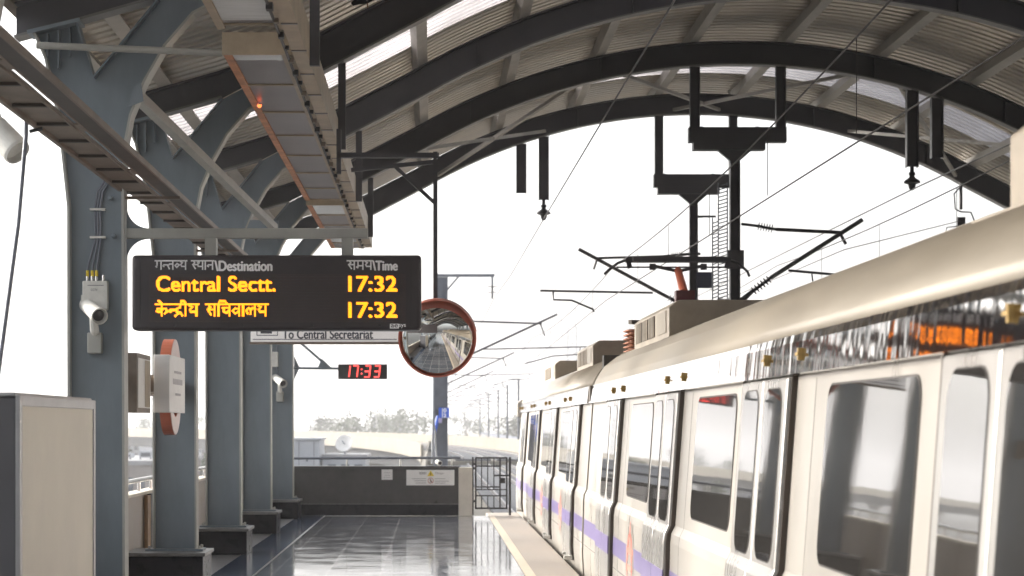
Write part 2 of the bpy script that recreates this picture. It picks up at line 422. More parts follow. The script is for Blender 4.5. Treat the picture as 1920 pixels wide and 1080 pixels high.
def deva(word):
    x = 0; lines = []; h0 = 0
    for k in word:
        wd, st = DV[k]
        if st is None:
            lines.append([(h0, 1), (x, 1)]); x += wd; h0 = x; continue
        for ln in st: lines.append([(x + p[0], p[1]) for p in ln])
        x += wd
    lines.append([(h0, 1), (x, 1)])
    return lines, x
def deva_fit(word, w, h):
    lines, W = deva(word)
    return [[(p[0] / W * w, p[1] * h) for p in ln] for ln in lines]

# ================================================================== THE SETTING
def flat(name, x0, x1, y0, y1, z, mt):
    mb = MB().add([(x0, y0, z), (x1, y0, z), (x1, y1, z), (x0, y1, z)], [(0, 1, 2, 3)])
    return struct(mb.build(name, mt))
flat("ground", -2500, 2500, -300, 4500, -8.0, M_ground)
struct(MB().box(-3.36, 1.02, -26, 39.0, -0.9, 0.0).build("platform_floor", M_floor))
struct(MB().box(1.024, 1.63, -26, 40.4, -0.9, 0.0).build("platform_edge", M_edge, bevel=.012))
flat("platform_line", 1.03, 1.14, -26, 39.0, 0.004, M_yel)
struct(MB().box(-3.36, 1.02, 39.03, 39.6, -0.9, -0.06).build("platform_end_slab", M_conc))
struct(MB().box(7.78, 12.75, -26, 39.6, -0.9, 0.0).build("far_platform_floor", M_conc))
struct(MB().box(-3.6, 13.0, -26, 39.7, -1.75, -1.30).build("station_deck", M_conc))
flat("floor_margin", -3.3, -2.43, -26, 39.0, 0.004, M_plcap)

flat("floor_border", -2.43, -1.98, -26, 39.0, 0.004, mat("blue_border_tile", (0.055, 0.075, 0.12), 0.12, 0, .35, 3, .0008, 3))
flat("floor_line", -1.975, -1.945, -26, 39.0, 0.004, M_plcap)
# running viaducts beyond the platform
def straight(y0, y1, n, x=4.6): return [(x, y0 + (y1 - y0) * i / n, 0) for i in range(n + 1)]
main_path = straight(39.75, 620, 40)
curve_path = []
for i in range(0, 56):
    d_ = i * 7.5
    curve_path.append((4.3 - d_ * d_ / 1000, 152 + d_, .42 + .0036 * d_))
deck = [(-5.1, -1.30), (5.1, -1.30), (5.1, -1.58), (-5.1, -1.58)]
girder = [(-4.5, -1.585), (4.5, -1.585), (2.4, -3.4), (-2.4, -3.4)]
def viaduct(path, label, pars, piers):
    p0 = path[0]
    t = thing("railway_viaduct", label, "viaduct", (p0[0], p0[1], -8))
    MB().sweep(path, deck).build("deck", M_vconc, t); MB().sweep(path, girder).build("girder", M_gird, t)
    for sx in pars:
        MB().sweep(path, [(sx - .1, -1.32), (sx + .1, -1.32), (sx + .1, -.15), (sx - .1, -.15)]).build("parapet", M_vconc, t)
    for c in (-2.9 + .0, 0.0 + 0.0):
        pass
    for c in (-1.35, 1.55):
        MB().sweep(path, [(c - 1.25, -1.28), (c + 1.25, -1.28), (c + 1.25, -1.16), (c - 1.25, -1.16)]).build("track_slab", M_ballast, t)
        for g in (-.72, .72):
            MB().sweep(path, [(c + g - .035, -1.155), (c + g + .035, -1.155), (c + g + .035, -1.02), (c + g - .035, -1.02)]).build("rail", M_rail, t)
    for i in piers:
        p = path[min(i, len(path) - 1)]
        MB().lathe([(1.0, -8), (1.0, -4.4), (2.0, -3.42)], (p[0], p[1], p[2]), n=14).build("pier", M_vconc, t)
    return t
viaduct(main_path, "straight pale concrete railway viaduct carrying tracks away beyond the gate", (-5.0, 5.0), range(1, 40, 2))
viaduct(curve_path, "curved cream concrete viaduct bending left behind the end wall", (-5.0, 5.0), range(2, 56, 4))
# station tracks
ts = thing("station_track", "railway track with slab and rails beside the platform under the coaches", "track", (3.25, 10, -1.3))
MB().box(2.0, 4.5, -26, 39.7, -1.296, -1.16).build("track_slab", M_ballast, ts)
for g in (-.72, .72): MB().box(3.25 + g - .035, 3.25 + g + .035, -26, 39.7, -1.155, -1.02).build("rail", M_rail, ts)

# ================================================================== ARCH FRAMES
CX, CR, CZ = 4.7, 9.6, -2.4
KNEE = [(-2.48, 3.55), (-2.465, 3.9), (-2.42, 4.14), (-2.31, 4.41), (-2.145, 4.70), (-1.92, 4.96)]
ARCU = [(CX + CR * math.sin(R(a)), CZ + CR * math.cos(R(a))) for a in [-30 + 60 * i / 36 for i in range(37)]]
UNDER = [(-1.92, 4.96)] + ARCU + [(11.32, 4.96)]
RT = 9.93
ARCT = [(CX + RT * math.sin(R(a)), CZ + RT * math.cos(R(a))) for a in [-30 + 60 * i / 36 for i in range(37)]]
TOPL = [(-3.35, 5.02), (-2.25, 5.33), (-1.5, 5.57)]
mir = lambda ps: [(2 * CX - p[0], p[1]) for p in ps][::-1]
TOP = TOPL + ARCT + mir(TOPL)
RAFT = [(-3.35, 4.77), (-2.87, 4.90), (-2.2, 5.09)]
def under(x):
    for a, b in zip(UNDER[:-1], UNDER[1:]):
        if a[0] <= x <= b[0]: return a[1] + (b[1] - a[1]) * (x - a[0]) / (b[0] - a[0])
    return 4.96
def top(x):
    for a, b in zip(TOP[:-1], TOP[1:]):
        if a[0] <= x <= b[0]: return a[1] + (b[1] - a[1]) * (x - a[0]) / (b[0] - a[0])
    return 5.0
HW = .105
def make_frame(loc, label):
    t = thing("arch_frame", label, "steel arch", loc, "steel arch frames of the platform canopy")
    y = loc[1]
    for side in (0, 1):
        F = (lambda ps: mir(ps)) if side else (lambda ps: ps)
        web = [(-2.90, .345), (-2.48, .345)] + KNEE + [(-1.5, under(-1.5) + .004), (-1.5, 5.44), (-2.2, 5.075), (-2.72, 4.45), (-2.86, 4.885), (-3.18, 4.80), (-3.09, 4.6), (-2.98, 4.1), (-2.905, 3.4)]
        c = MB().prism(F(web), y - .007, y + .007).build("column", M_col, t)
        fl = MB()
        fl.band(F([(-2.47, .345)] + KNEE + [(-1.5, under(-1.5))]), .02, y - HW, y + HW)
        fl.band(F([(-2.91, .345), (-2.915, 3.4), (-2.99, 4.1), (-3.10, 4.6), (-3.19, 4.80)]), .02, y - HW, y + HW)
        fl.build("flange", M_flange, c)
        fl = MB()
        fl.band(F([(-2.85, 4.875), (-2.715, 4.45), (-2.2, 5.07)]), .016, y - HW + .01, y + HW - .01)
        fl.band(F([(-3.24, 4.80), (-2.82, 4.90)]), .03, y - HW - .03, y + HW + .03)
        for px, z0, z1 in ((-3.09, 4.60, 4.80), (-3.0, 4.52, 4.83), (-2.91, 4.62, 4.85)):
            for s in (-1, 1):
                a = F([(px, z0)])[0]
                fl.prism(F([(px - .006, z1), (px + .006, z1), (px + .006, z0), (px - .006, z0)]), y + s * .008, y + s * .09)
        fl.build("stiffener", M_col, c)
        # plinth
        xs = F([(-3.14, 0), (-2.36, 0)])
        pl = MB().box(xs[0][0], xs[1][0], y - .42, y + .42, .005, .30).build("plinth", M_grand, t, bevel=.006)
        MB().box(xs[0][0] - .025, xs[1][0] + .025, y - .445, y + .445, .302, .34).build("cap", M_plcap, pl, bevel=.006)
        xs = F([(-2.99, 0), (-2.39, 0)])
        bp_ = MB().box(xs[0][0], xs[1][0], y - .16, y + .16, .3415, .362).build("base_plate", M_col, t)
        for bx_ in (xs[0][0] + .04, xs[1][0] - .04):
            for by_ in (-.13, .13): MB().lathe([(.016, 0), (.016, .03), (.01, .034)], (bx_, y + by_, .3625), n=6).build("bolt", M_flange, bp_)
    UN2 = [(-1.49, under(-1.49))] + ARCU + [(2 * CX + 1.49, under(-1.49))]
    LW = [(-3.35, 4.77), (-2.2, 5.09), (-1.49, 5.46)]
    outline = LW + UN2 + mir(LW) + TOP[::-1]
    r = MB().prism(outline, y - .007, y + .007).build("rib", M_rib, t)
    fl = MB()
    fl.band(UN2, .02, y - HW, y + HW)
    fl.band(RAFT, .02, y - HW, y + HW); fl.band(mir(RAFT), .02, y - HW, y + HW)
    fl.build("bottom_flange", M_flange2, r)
    MB().band([(p[0], p[1] + .012) for p in TOP], .02, y - HW, y + HW).build("top_flange", M_rib, r)
    sp = MB()
    for x in (-1.2, .6, 2.6, 6.8, 8.8, 10.6):
        u, v = under(x) + .02, top(x) - .01
        for s in (-1, 1):
            sp.box(x - .008, x + .008, min(y + s * .009, y + s * .095), max(y + s * .009, y + s * .095), u + .01, v - .01)
    sp.build("splice_plate", M_rib, r)
    return t
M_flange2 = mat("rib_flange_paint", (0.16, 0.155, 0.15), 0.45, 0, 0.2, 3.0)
FY = [17.2, 22.4, 27.6, 32.8, 38.0]
fl_lab = ["grey steel arch frame nearest in view, its pillar carrying the junction box and white camera",
          "grey steel arch frame behind the red roundel sign, second pillar along the platform",
          "grey steel arch frame with third pillar, standing left of the white sign end",
          "grey steel arch frame fourth along, its rib holding the taller overhead line portal",
          "grey steel arch frame at the platform end, its pillar holding the clock arm"]
fr0 = make_frame((0, FY[0], 0), fl_lab[0])
for i in range(1, 5): dup(fr0, (0, FY[i], 0), fl_lab[i])
for yy in (12.0, 6.8, 1.6, -3.6, -8.8, -14.0, -19.2):
    dup(fr0, (0, yy, 0), "grey steel arch frame standing behind the viewpoint, seen only as a reflection")

# ================================================================== CANOPY ROOF
def offset_path(path, d):
    out = []
    for i in range(len(path)):
        a = path[max(0, i - 1)]; b = path[min(len(path) - 1, i + 1)]
        dx, dz = b[0] - a[0], b[1] - a[1]; l = math.hypot(dx, dz)
        out.append((path[i][0] - dz / l * d, path[i][1] + dx / l * d, -dz / l, dx / l))
    return out
SH = offset_path([(p[0], p[1] + .022) for p in TOP], .185)
roof = thing("canopy_roof", "curved corrugated metal canopy roof with pale skylight strips over platform and track", "canopy roof", (CX, 8.5, 4.9))
def corr(y):
    u = (y / .24) % 1.0
    return 0.0 if u < .58 else (u - .58) / .08 * .10 if u < .66 else .10 if u < .92 else (1 - u) / .08 * .10
def sheet(y0, y1, name, mt):
    ys = []; k = math.floor(y0 / .24)
    while k * .24 < y1:
        for u in (0, .58, .66, .92):
            yy = (k + u) * .24
            if y0 < yy < y1: ys.append(yy)
        k += 1
    ys = [y0] + ys + [y1]
    vs = [(p[0] + p[2] * corr(y), y, p[1] + p[3] * corr(y)) for p in SH for y in ys]
    n = len(ys); fs = [(i * n + j, i * n + j + 1, (i + 1) * n + j + 1, (i + 1) * n + j) for i in range(len(SH) - 1) for j in range(n - 1)]
    return MB().add(vs, fs).build(name, mt, roof)
SKY = [(-15.5, -14.0), (-5.2, -3.7), (5.3, 6.8), (14.8, 16.4), (25.2, 26.9), (35.4, 36.8)]
yy = -22.0
for a, b in SKY:
    sheet(yy, a, "roof_sheet", M_sheet); sheet(a, b, "skylight_strip", M_trans); yy = b
sheet(yy, 39.5, "roof_sheet", M_sheet)
# purlins along the roof, standing on the ribs
TP = [(p[0], p[1] + .022) for p in TOP]
cum = [0]
for a, b in zip(TP[:-1], TP[1:]): cum.append(cum[-1] + math.hypot(b[0] - a[0], b[1] - a[1]))
def along(s):
    for i in range(len(cum) - 1):
        if cum[i] <= s <= cum[i + 1]:
            u = (s - cum[i]) / (cum[i + 1] - cum[i]); a, b = TP[i], TP[i + 1]
            dx, dz = b[0] - a[0], b[1] - a[1]; l = math.hypot(dx, dz)
            return a[0] + dx * u, a[1] + dz * u, dx / l, dz / l
half = cum[-1] / 2
k = -6
sl = []
while True:
    s = half + .72 + 1.45 * k
    if s > cum[-1]: break
    if s > .05: sl.append(s)
    k += 1
for s in [.06] + sl + [cum[-1] - .06]:
    x, z, tx, tz = along(min(s, cum[-1] - .01)); nx, nz = -tz, tx
    prof = [(-.02, .004), (.12, .004), (.12, .03), (.112, .03), (.112, .014), (-.01, .014), (-.01, .168), (.06, .168), (.06, .178), (-.02, .178)]
    MB().prism([(x + tx * a + nx * b, z + tz * a + nz * b) for a, b in prof], -22, 39.4).build("purlin", M_purlin, roof)
# eave trim
for sx in (0, 1):
    g = [(-3.40, 4.98), (-3.34, 5.02), (-3.42, 5.24), (-3.46, 5.23)]
    MB().prism(mir(g) if sx else g, -22, 39.5).build("eave_trim", M_tray, roof)

# roof-plane wind braces between the two last frames
wb = [((2.9, 32.8), (5.1, 38.0)), ((6.5, 32.8), (4.3, 38.0)), ((2.24, 32.8), (0.1, 38.0)), ((7.2, 32.8), (9.3, 38.0)), ((9.6, 32.8), (7.4, 38.0)), ((-.2, 32.8), (2.0, 38.0))]
wl = ["left half of the crown crossing", "right half of the crown crossing", "longest one left of the crown",
      "just left of the right brackets", "behind the right hanging brackets", "above the left hanging brackets"]
for (a, b), l in zip(wb, wl):
    o = MB().bar((a[0], a[1] + .11, under(a[0]) + .05), (b[0], b[1] - .11, under(b[0]) + .07), .055, .055).build("wind_brace", M_purlin)
    tag(o, "pale steel wind brace under the roof end, " + l, "brace", "wind braces between the last two arches")
bt = thing("brace_tube", "pale square tube running diagonally from the nearest pillar knee to the third", "brace", (-2.3, 17.2, 4.2))
MB().bar((-2.38, 17.21, 4.31), (-2.03, 27.5, 4.2), .085, .085).build("tube", M_flange, bt)
MB().prism([(-2.43, 4.2), (-2.31, 4.25), (-2.33, 4.40), (-2.39, 4.36)], 17.08, 17.093).build("gusset_plate", M_col, bt)
MB().box(-2.42, -1.98, 27.5, 27.53, 4.1, 4.3).build("gusset_plate", M_col, bt)

# ================================================================== LIGHTING TRUNK AND CABLE TRAYS
lt = thing("lighting_trunk", "cream ceiling trunk with grey panels and lamp covers hung under the canopy", "lighting trunk", (-1.38, 17, 4.6))
def trunk_run(y0, y1, z, lamps, pitch=1.15):
    MB().box(-1.655, -1.12, y0 + .02, y1, z + .045, z + .17).build("body", M_trunk, lt)
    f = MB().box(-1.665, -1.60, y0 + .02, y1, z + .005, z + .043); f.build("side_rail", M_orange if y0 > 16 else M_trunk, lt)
    f = MB().box(-1.20, -1.11, y0 + .02, y1, z + .002, z + .043); f.build("side_rail", M_trunk, lt)
    MB().box(-1.668, -1.105, y0 - .01, y0 + .015, z - .004, z + .175).build("end_plate", M_trunk, lt)
    y = y0 + .02; i = 0
    while y < y1 - .3:
        e = min(y + pitch, y1)
        if i in lamps:
            a, b = lamps[i]
            MB().box(-1.598, -1.202, y + a, y + b, z + .012, z + .044).build("lamp_cover", M_diff, lt, bevel=.006)
            if b < e - y - .1: MB().box(-1.598, -1.202, y + b + .004, e - .04, z + .022, z + .044).build("panel", M_trunk_g, lt)
        else:
            MB().box(-1.598, -1.202, y + .002, e - .04, z + .022, z + .044).build("panel", M_trunk_g, lt)
        MB().box(-1.60, -1.20, e - .038, e - .002, z + .008, z + .044).build("cross_rib", M_trunk, lt)
        y = e; i += 1
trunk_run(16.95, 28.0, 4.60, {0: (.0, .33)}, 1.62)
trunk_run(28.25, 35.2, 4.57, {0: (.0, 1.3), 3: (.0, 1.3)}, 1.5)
trunk_run(8.0, 16.55, 4.72, {1: (.05, 1.1), 2: (.05, 1.1), 5: (.05, 1.1), 6: (.05, 1.0)}, 1.2)
MB().box(-1.10, -.985, 8.0, 35.2, 4.585, 4.60 + .27).build("side_beam", M_trunk, lt)
for i in range(44):
    yy = 10.3 + i * .56; q = (i * 37 % 11) / 11
    MB().box(-1.135 - .02 * q, -1.105, yy, yy + .05 + .05 * q, 4.556 - .02 * q, 4.584).build("clip", M_iron if i % 3 else M_tray, lt)
    if i % 2: MB().box(-1.10, -.98, yy + .2, yy + .235, 4.576, 4.584).build("strap", M_trunk_g, lt)
MB().tube([(-1.145, 8, 4.59), (-1.14, 16, 4.575), (-1.15, 22, 4.585), (-1.14, 35, 4.56)], .012, 6).build("conduit", M_iron, lt)
for fy in (12.0, 17.2, 22.4, 27.6, 32.8):
    MB().box(-.985, -.905, fy - .03, fy + .03, 4.55, under(-.95) - .012).build("hanger", M_rib, lt)
MB().tube([(-3.15, 17.0, 4.68), (-1.67, 17.0, 4.62)], .028, 10).build("stay_tube", M_flange, lt)
MB().bar((-1.62, 16.75, 4.9), (-1.9, 16.75, 5.1), .05, .05).build("stay_tube", M_flange, lt)
MB().lathe([(.018, 0), (.022, .012), (.01, .03)], (-1.585, 19.6, 4.60), (0, 0, -1), 10).build("indicator_lamp", mat("orange_lamp", (.8, .2, .05), .4, emit=(1, .12, .03), estr=1.2), lt)

ct = thing("cable_tray", "pair of brown steel cable trays running along the pillars above the signs", "cable tray", (-2.28, 17, 3.5))
Z0 = 3.51
MB().box(-2.165, -2.06, 6, 38, Z0, Z0 + .012).build("channel", M_tray_d, ct)
for a, q in ((-2.06, .04), (-2.18, .008)): MB().box(a, a + .015, 6, 38, Z0 - .004, Z0 + q).build("channel_side", M_tray, ct)
MB().box(-2.455, -2.235, 6, 38, Z0 + .02, Z0 + .03).build("tray_base", M_tray, ct)
MB().box(-2.485, -2.456, 6, 16.9, Z0 - .005, Z0 + .05).build("channel_side", M_tray, ct)
MB().box(-2.24, -2.232, 6, 38, Z0 - .005, Z0 + .012).build("channel_side", M_tray, ct)
yy = 6.2; kk = 0
while yy < 37.8:
    MB().box(-2.45, -2.24, yy, yy + .035, Z0 + .0, Z0 + .019).build("rung", M_tray_d, ct)
    if kk % 3 == 0: MB().box(-2.221, -2.181, yy, yy + .3, Z0 + .005, Z0 + .015).build("tie_plate", M_tray, ct)
    yy += .78; kk += 1
cb = MB()
for k, x in enumerate((-2.42, -2.38, -2.33, -2.28, -2.13, -2.10)):
    cb.tube([(x + .01 * math.sin(j * 1.7 + k), 6 + j * 2, Z0 + .045) for j in range(17)], .016, 6)
cb.build("cable_bundle", M_black, ct)
for fy in FY:
    MB().box(-2.47, -2.03, fy - .02, fy + .02, Z0 - .035, Z0 - .013).build("bracket", M_tray, ct)

# cable running down at the far left
cb = thing("drop_cable", "thin grey cable dropping from the tray at the far left edge", "cable", (-2.7, 13.2, 0))
MB().tube([(-2.50, 13.15, 3.55), (-2.512, 13.2, 3.45), (-2.56, 13.2, 2.9), (-2.68, 13.2, 2.0), (-2.82, 13.2, .9), (-2.9, 13.2, .02)], .014, 8).build("cable", M_mast, cb)
MB().tube([(-2.49, 13.2, 3.47), (-2.41, 13.2, 3.49)], .012, 6).build("clip", M_iron, cb)
# loudspeaker
ls = thing("loudspeaker", "cream cylindrical loudspeaker tilted at the upper left edge of the view", "loudspeaker", (-2.66, 13.5, 3.4))
ax = Vector((.62, -.35, -.62)).normalized(); c0 = Vector((-2.70, 13.5, 3.46))
MB().lathe([(.06, -.13), (.088, -.12), (.092, .12), (.086, .14), (.078, .135), (.076, .09), (.02, .085)], c0, ax, 28).build("housing", M_offwhite, ls, smooth=False)
MB().tube([c0 + Vector((-.02, .02, .05)), (-2.78, 13.6, 3.7), (-2.78, 13.6, 5.1)], .015, 8).build("rod", M_flange, ls)

# ================================================================== DESTINATION DISPLAY
K1 = .00425
def X1(px): return (px - 810) * K1
def Z1(py): return 1.65 + (798 - py) * K1
ga = thing("sign_gantry", "pale horizontal beam fixed to the nearest pillar, carrying the destination display", "gantry", (-1.5, 17.2, 3.2))
MB().box(-2.455, -.515, 17.13, 17.21, 3.155, 3.235).build("beam", M_flange, ga, bevel=.006)
gu = MB()
q = [(-2.457, 3.157)] + [(-2.457 + .17 * (1 - math.cos(R(a))) , 3.157 - .17 * (1 - math.sin(R(a)))) for a in range(90, -1, -10)][::-1] 
gu.prism([(-2.457, 3.153), (-2.457, 2.97)] + [(-2.457 + .18 - .18 * math.cos(R(a)), 2.97 + .183 * math.sin(R(a))) for a in range(10, 91, 10)], 17.16, 17.18)
gu.build('gusset_plate', M_col, ga); gu = MB()
gu.prism([(-2.457, 3.237), (-2.457 + .18, 3.237)] + [(-2.457 + .18 - .18 * math.sin(R(a)), 3.42 - .183 * math.cos(R(a))) for a in range(10, 91, 10)], 17.16, 17.18)
gu.build("gusset_plate", M_col, ga)

dd = thing("destination_display", "dark LED destination display showing Central Sectt. and 17:32 twice", "display board", (-1.24, 17.1, 2.41))
DY = 17.0
MB().box(X1(247), X1(790), DY, DY + .26, Z1(619), Z1(478)).build("case", M_case, dd, bevel=.03, seg=4)
MB().box(X1(262), X1(262) + .006, DY - .004, DY + .001, Z1(612), Z1(484)).build("case_seam", M_black, dd)
MB().box(X1(770), X1(770) + .006, DY - .004, DY + .001, Z1(612), Z1(484)).build("case_seam", M_black, dd)
MB().box(X1(279), X1(761), DY - .004, DY - .0005, Z1(604), Z1(514)).build("screen", M_screen, dd)
lv = MB()
for j in range(15):
    z = Z1(602 - j * 6); lv.box(X1(280), X1(760), DY - .0075, DY - .0042, z, z + .0045)
lv.build("louvre", M_case, dd)
ft = MB()
for px in (327, 455, 585, 712): ft.lathe([(.012, 0), (.012, .006)], (X1(px), DY, Z1(610)), (0, -1, 0), 10)
ft.build("screw", M_black, dd)
for px in (392, 650):
    MB().box(X1(px) - .045, X1(px) + .045, 17.1, 17.24, Z1(479), 3.154).build("hanger", M_flange, dd)
hd = MB()
def onface(mb, tv, tf, px, py, y=DY - .0035, bold=0.0):
    x0, z0 = X1(px), Z1(py); put_text(mb, tv, tf, lambda a, b: (x0 + a, y, z0 + b), bold)
onface(hd, *strokes2d(deva_fit(['ga', 'n_', 'ta', 'v_', 'ya', ' ', 's_', 'tha', 'aa', 'na'], 110 * K1, 16 * K1), .0115), 291, 505)
tv, tf = text_fit("\\Destination", 107 * K1, 19 * K1); onface(hd, tv, tf, 403, 508, bold=.0045)
hd.build('header_lettering', M_letter, dd); hd = MB()
onface(hd, *strokes2d(deva_fit(['sa', 'ma', 'ya'], 47 * K1, 16 * K1), .0115), 651, 505)
tv, tf = text_fit("\\Time", 46 * K1, 18 * K1); onface(hd, tv, tf, 699, 507, bold=.0045)
hd.build("header_lettering", M_letter, dd)
mk = MB().box(X1(731), X1(748), DY - .003, DY - .001, Z1(616), Z1(607)); mk.build("maker_plate", M_letter, dd)
mk = MB(); tv, tf = text_fit("ae", 13 * K1, 6 * K1, .01); onface(mk, tv, tf, 733, 614); mk.build("maker_mark", M_dletter, dd)
mk = MB(); tv, tf = text_fit("sys", 13 * K1, 8 * K1, .01); onface(mk, tv, tf, 748, 615.5); mk.build("maker_mark", M_letter, dd)
# LED dots
PITCH = .0070
def raster(tris):
    on = set()
    for a, b, c in tris:
        x0, x1 = min(a[0], b[0], c[0]), max(a[0], b[0], c[0]); y0, y1 = min(a[1], b[1], c[1]), max(a[1], b[1], c[1])
        d = (b[0] - a[0]) * (c[1] - a[1]) - (c[0] - a[0]) * (b[1] - a[1])
        if abs(d) < 1e-12: continue
        for i in range(math.floor(x0 / PITCH), math.ceil(x1 / PITCH) + 1):
            for j in range(math.floor(y0 / PITCH), math.ceil(y1 / PITCH) + 1):
                px, py = (i + .5) * PITCH, (j + .5) * PITCH
                u = ((px - a[0]) * (c[1] - a[1]) - (c[0] - a[0]) * (py - a[1])) / d
                v = ((b[0] - a[0]) * (py - a[1]) - (px - a[0]) * (b[1] - a[1])) / d
                if u >= -.02 and v >= -.02 and u + v <= 1.02: on.add((i, j))
    return on
def led(mb, tv, tf, px, py, grow=0):
    tr = []
    for f in tf:
        p = [tv[i] for i in f]; tr.append((p[0], p[1], p[2]))
        if len(f) == 4: tr.append((p[0], p[2], p[3]))
    x0, z0 = X1(px), Z1(py); h = PITCH * .46
    cells = raster(tr)
    for _ in range(grow): cells |= {(i + a, j + b) for i, j in cells for a, b in ((1, 0), (0, 1))}
    for i, j in cells:
        cx, cz = x0 + (i + .5) * PITCH, z0 + (j + .5) * PITCH; y = DY - .0085
        mb.add([(cx - h, y, cz - h), (cx + h, y, cz - h), (cx + h, y, cz + h), (cx - h, y, cz + h)], [(0, 1, 2, 3)])
for body, px, py, wpx, hpx in (("Central", 293, 547, 118, 30), ("Sectt.", 428, 547, 88, 30), ("17:32", 653, 547, 90, 30), ("17:32", 653, 596, 90, 30)):
    mb = MB(); tv, tf = text_fit(body, wpx * K1, hpx * K1 - .007); led(mb, tv, tf, px, py, 1); mb.build("led_text", M_led, dd)
mb = MB()
led(mb, *strokes2d(deva_fit(['ke', 'n_', 'dra', 'ii', 'ya'], 80 * K1, 21 * K1), .016), 292, 592)
led(mb, *strokes2d(deva_fit(['sa', 'i_', 'cha', 'va', 'aa', 'la', 'ya'], 115 * K1, 21 * K1), .016), 386, 592)
mb.build("led_text", M_led, dd)

# ------------------------------------------------------------------ white direction sign behind it
SY = 27.4; K3 = SY / 4000
ds = thing("direction_sign", "pale grey hanging sign reading To Central Secretariat, half hidden behind the display", "direction sign", (-1.4, SY, 2.7))
def X3(px): return (px - 810) * K3
def Z3(py): return 1.65 + (798 - py) * K3
MB().box(X3(470), X3(752), SY, SY + .14, Z3(641), Z3(578)).build("panel", M_glowsign, ds, bevel=.008)
fr = MB(); fr.box(X3(468), X3(754), SY - .012, SY + .15, Z3(645), Z3(641.3)); fr.box(X3(468), X3(754), SY - .012, SY + .15, Z3(577.7), Z3(574)); fr.build("frame", M_tray, ds)
ln = MB().box(X3(474), X3(744), SY - .004, SY - .001, Z3(637), Z3(635.6)); ln.build("border_line", M_dletter, ds)
mb = MB(); tv, tf = text_fit("To Central Secretariat", 169 * K3, 17 * K3); put_text(mb, tv, tf, lambda a, b: (X3(530) + a, SY - .003, Z3(635) + b), .004); mb.build("lettering", M_dletter, ds)
# arrow box, its lower edge shows below the display
ab = MB()
ab.box(X3(481), X3(521), SY - .003, SY - .001, Z3(629.5), Z3(628)); ab.box(X3(481), X3(482.4), SY - .003, SY - .001, Z3(628), Z3(590)); ab.box(X3(519.6), X3(521), SY - .003, SY - .001, Z3(628), Z3(590))
tv, tf = strokes2d([[(X3(512), Z3(597)), (X3(492), Z3(621))]], 5 * K3); ab.add([(a, SY - .003, b) for a, b in tv], tf)
tv, tf = strokes2d([[(X3(491), Z3(604)), (X3(491), Z3(623)), (X3(508), Z3(623))]], 5 * K3); ab.add([(a, SY - .0035, b) for a, b in tv], tf)
ab.build("arrow_mark", M_dletter, ds)
MB().box(-2.457, X3(640), SY + .04, SY + .1, Z3(573.8), Z3(566)).build("arm", M_flange, ds)

# ------------------------------------------------------------------ clock
KY = 38.0; K5 = KY / 4000
def X5(px): return (px - 810) * K5
def Z5(py): return 1.65 + (798 - py) * K5
ck = thing("platform_clock", "small black digital clock with red 17:33 on an arm from the end pillar", "clock", (X5(680), KY, Z5(711)))
MB().box(X5(634), X5(726), KY - .06, KY + .06, Z5(711), Z5(683)).build("case", M_black, ck, bevel=.012)
SEG = {'1': 'bc', '7': 'abc', '3': 'abgcd'}
sg = MB()
def seg7(ch, x0, z0, w_, h_):
    t_ = h_ * .115; pts = {'a': ((0, h_), (w_, h_)), 'b': ((w_, h_), (w_, h_ / 2)), 'c': ((w_, h_ / 2), (w_, 0)), 'd': ((0, 0), (w_, 0)), 'g': ((0, h_ / 2), (w_, h_ / 2))}
    for s_ in SEG[ch]:
        a, b = pts[s_]; dx, dz = b[0] - a[0], b[1] - a[1]; l = math.hypot(dx, dz)
        a2 = (a[0] + dx / l * t_ * .45, a[1] + dz / l * t_ * .45); b2 = (b[0] - dx / l * t_ * .45, b[1] - dz / l * t_ * .45)
        tv, tf = strokes2d([[a2, b2]], t_)
        put_text(sg, tv, tf, lambda p, q: (x0 + p + q * .12, KY - .064, z0 + q))
hh = 21 * K5
for ch, px in (('1', 645), ('7', 660), ('3', 683), ('3', 701)):
    sg = MB(); seg7(ch, X5(px), Z5(707), 9.5 * K5, hh); sg.build('digit', M_ledred, ck)
sg = MB()
for q in (.3, .68): sg.box(X5(677), X5(679.5), KY - .065, KY - .064, Z5(707) + hh * q - .012, Z5(707) + hh * q + .012)
sg.build("colon", M_ledred, ck)
MB().tube([(-2.46, KY, Z5(690)), (X5(634), KY, Z5(691))], .022, 8).build("arm", M_col, ck)
MB().tube([(-2.46, KY, Z5(632)), (X5(618), KY, Z5(690))], .022, 8).build("arm_brace", M_col, ck)
g = MB(); g.prism([(-2.455, Z5(668)), (X5(562), Z5(689)), (-2.455, Z5(712))], KY - .01, KY + .01)
g.prism([(X5(596), Z5(689)), (X5(621), Z5(689)), (X5(603), Z5(672))], KY - .01, KY + .01); g.build("gusset_plate", M_col, ck)

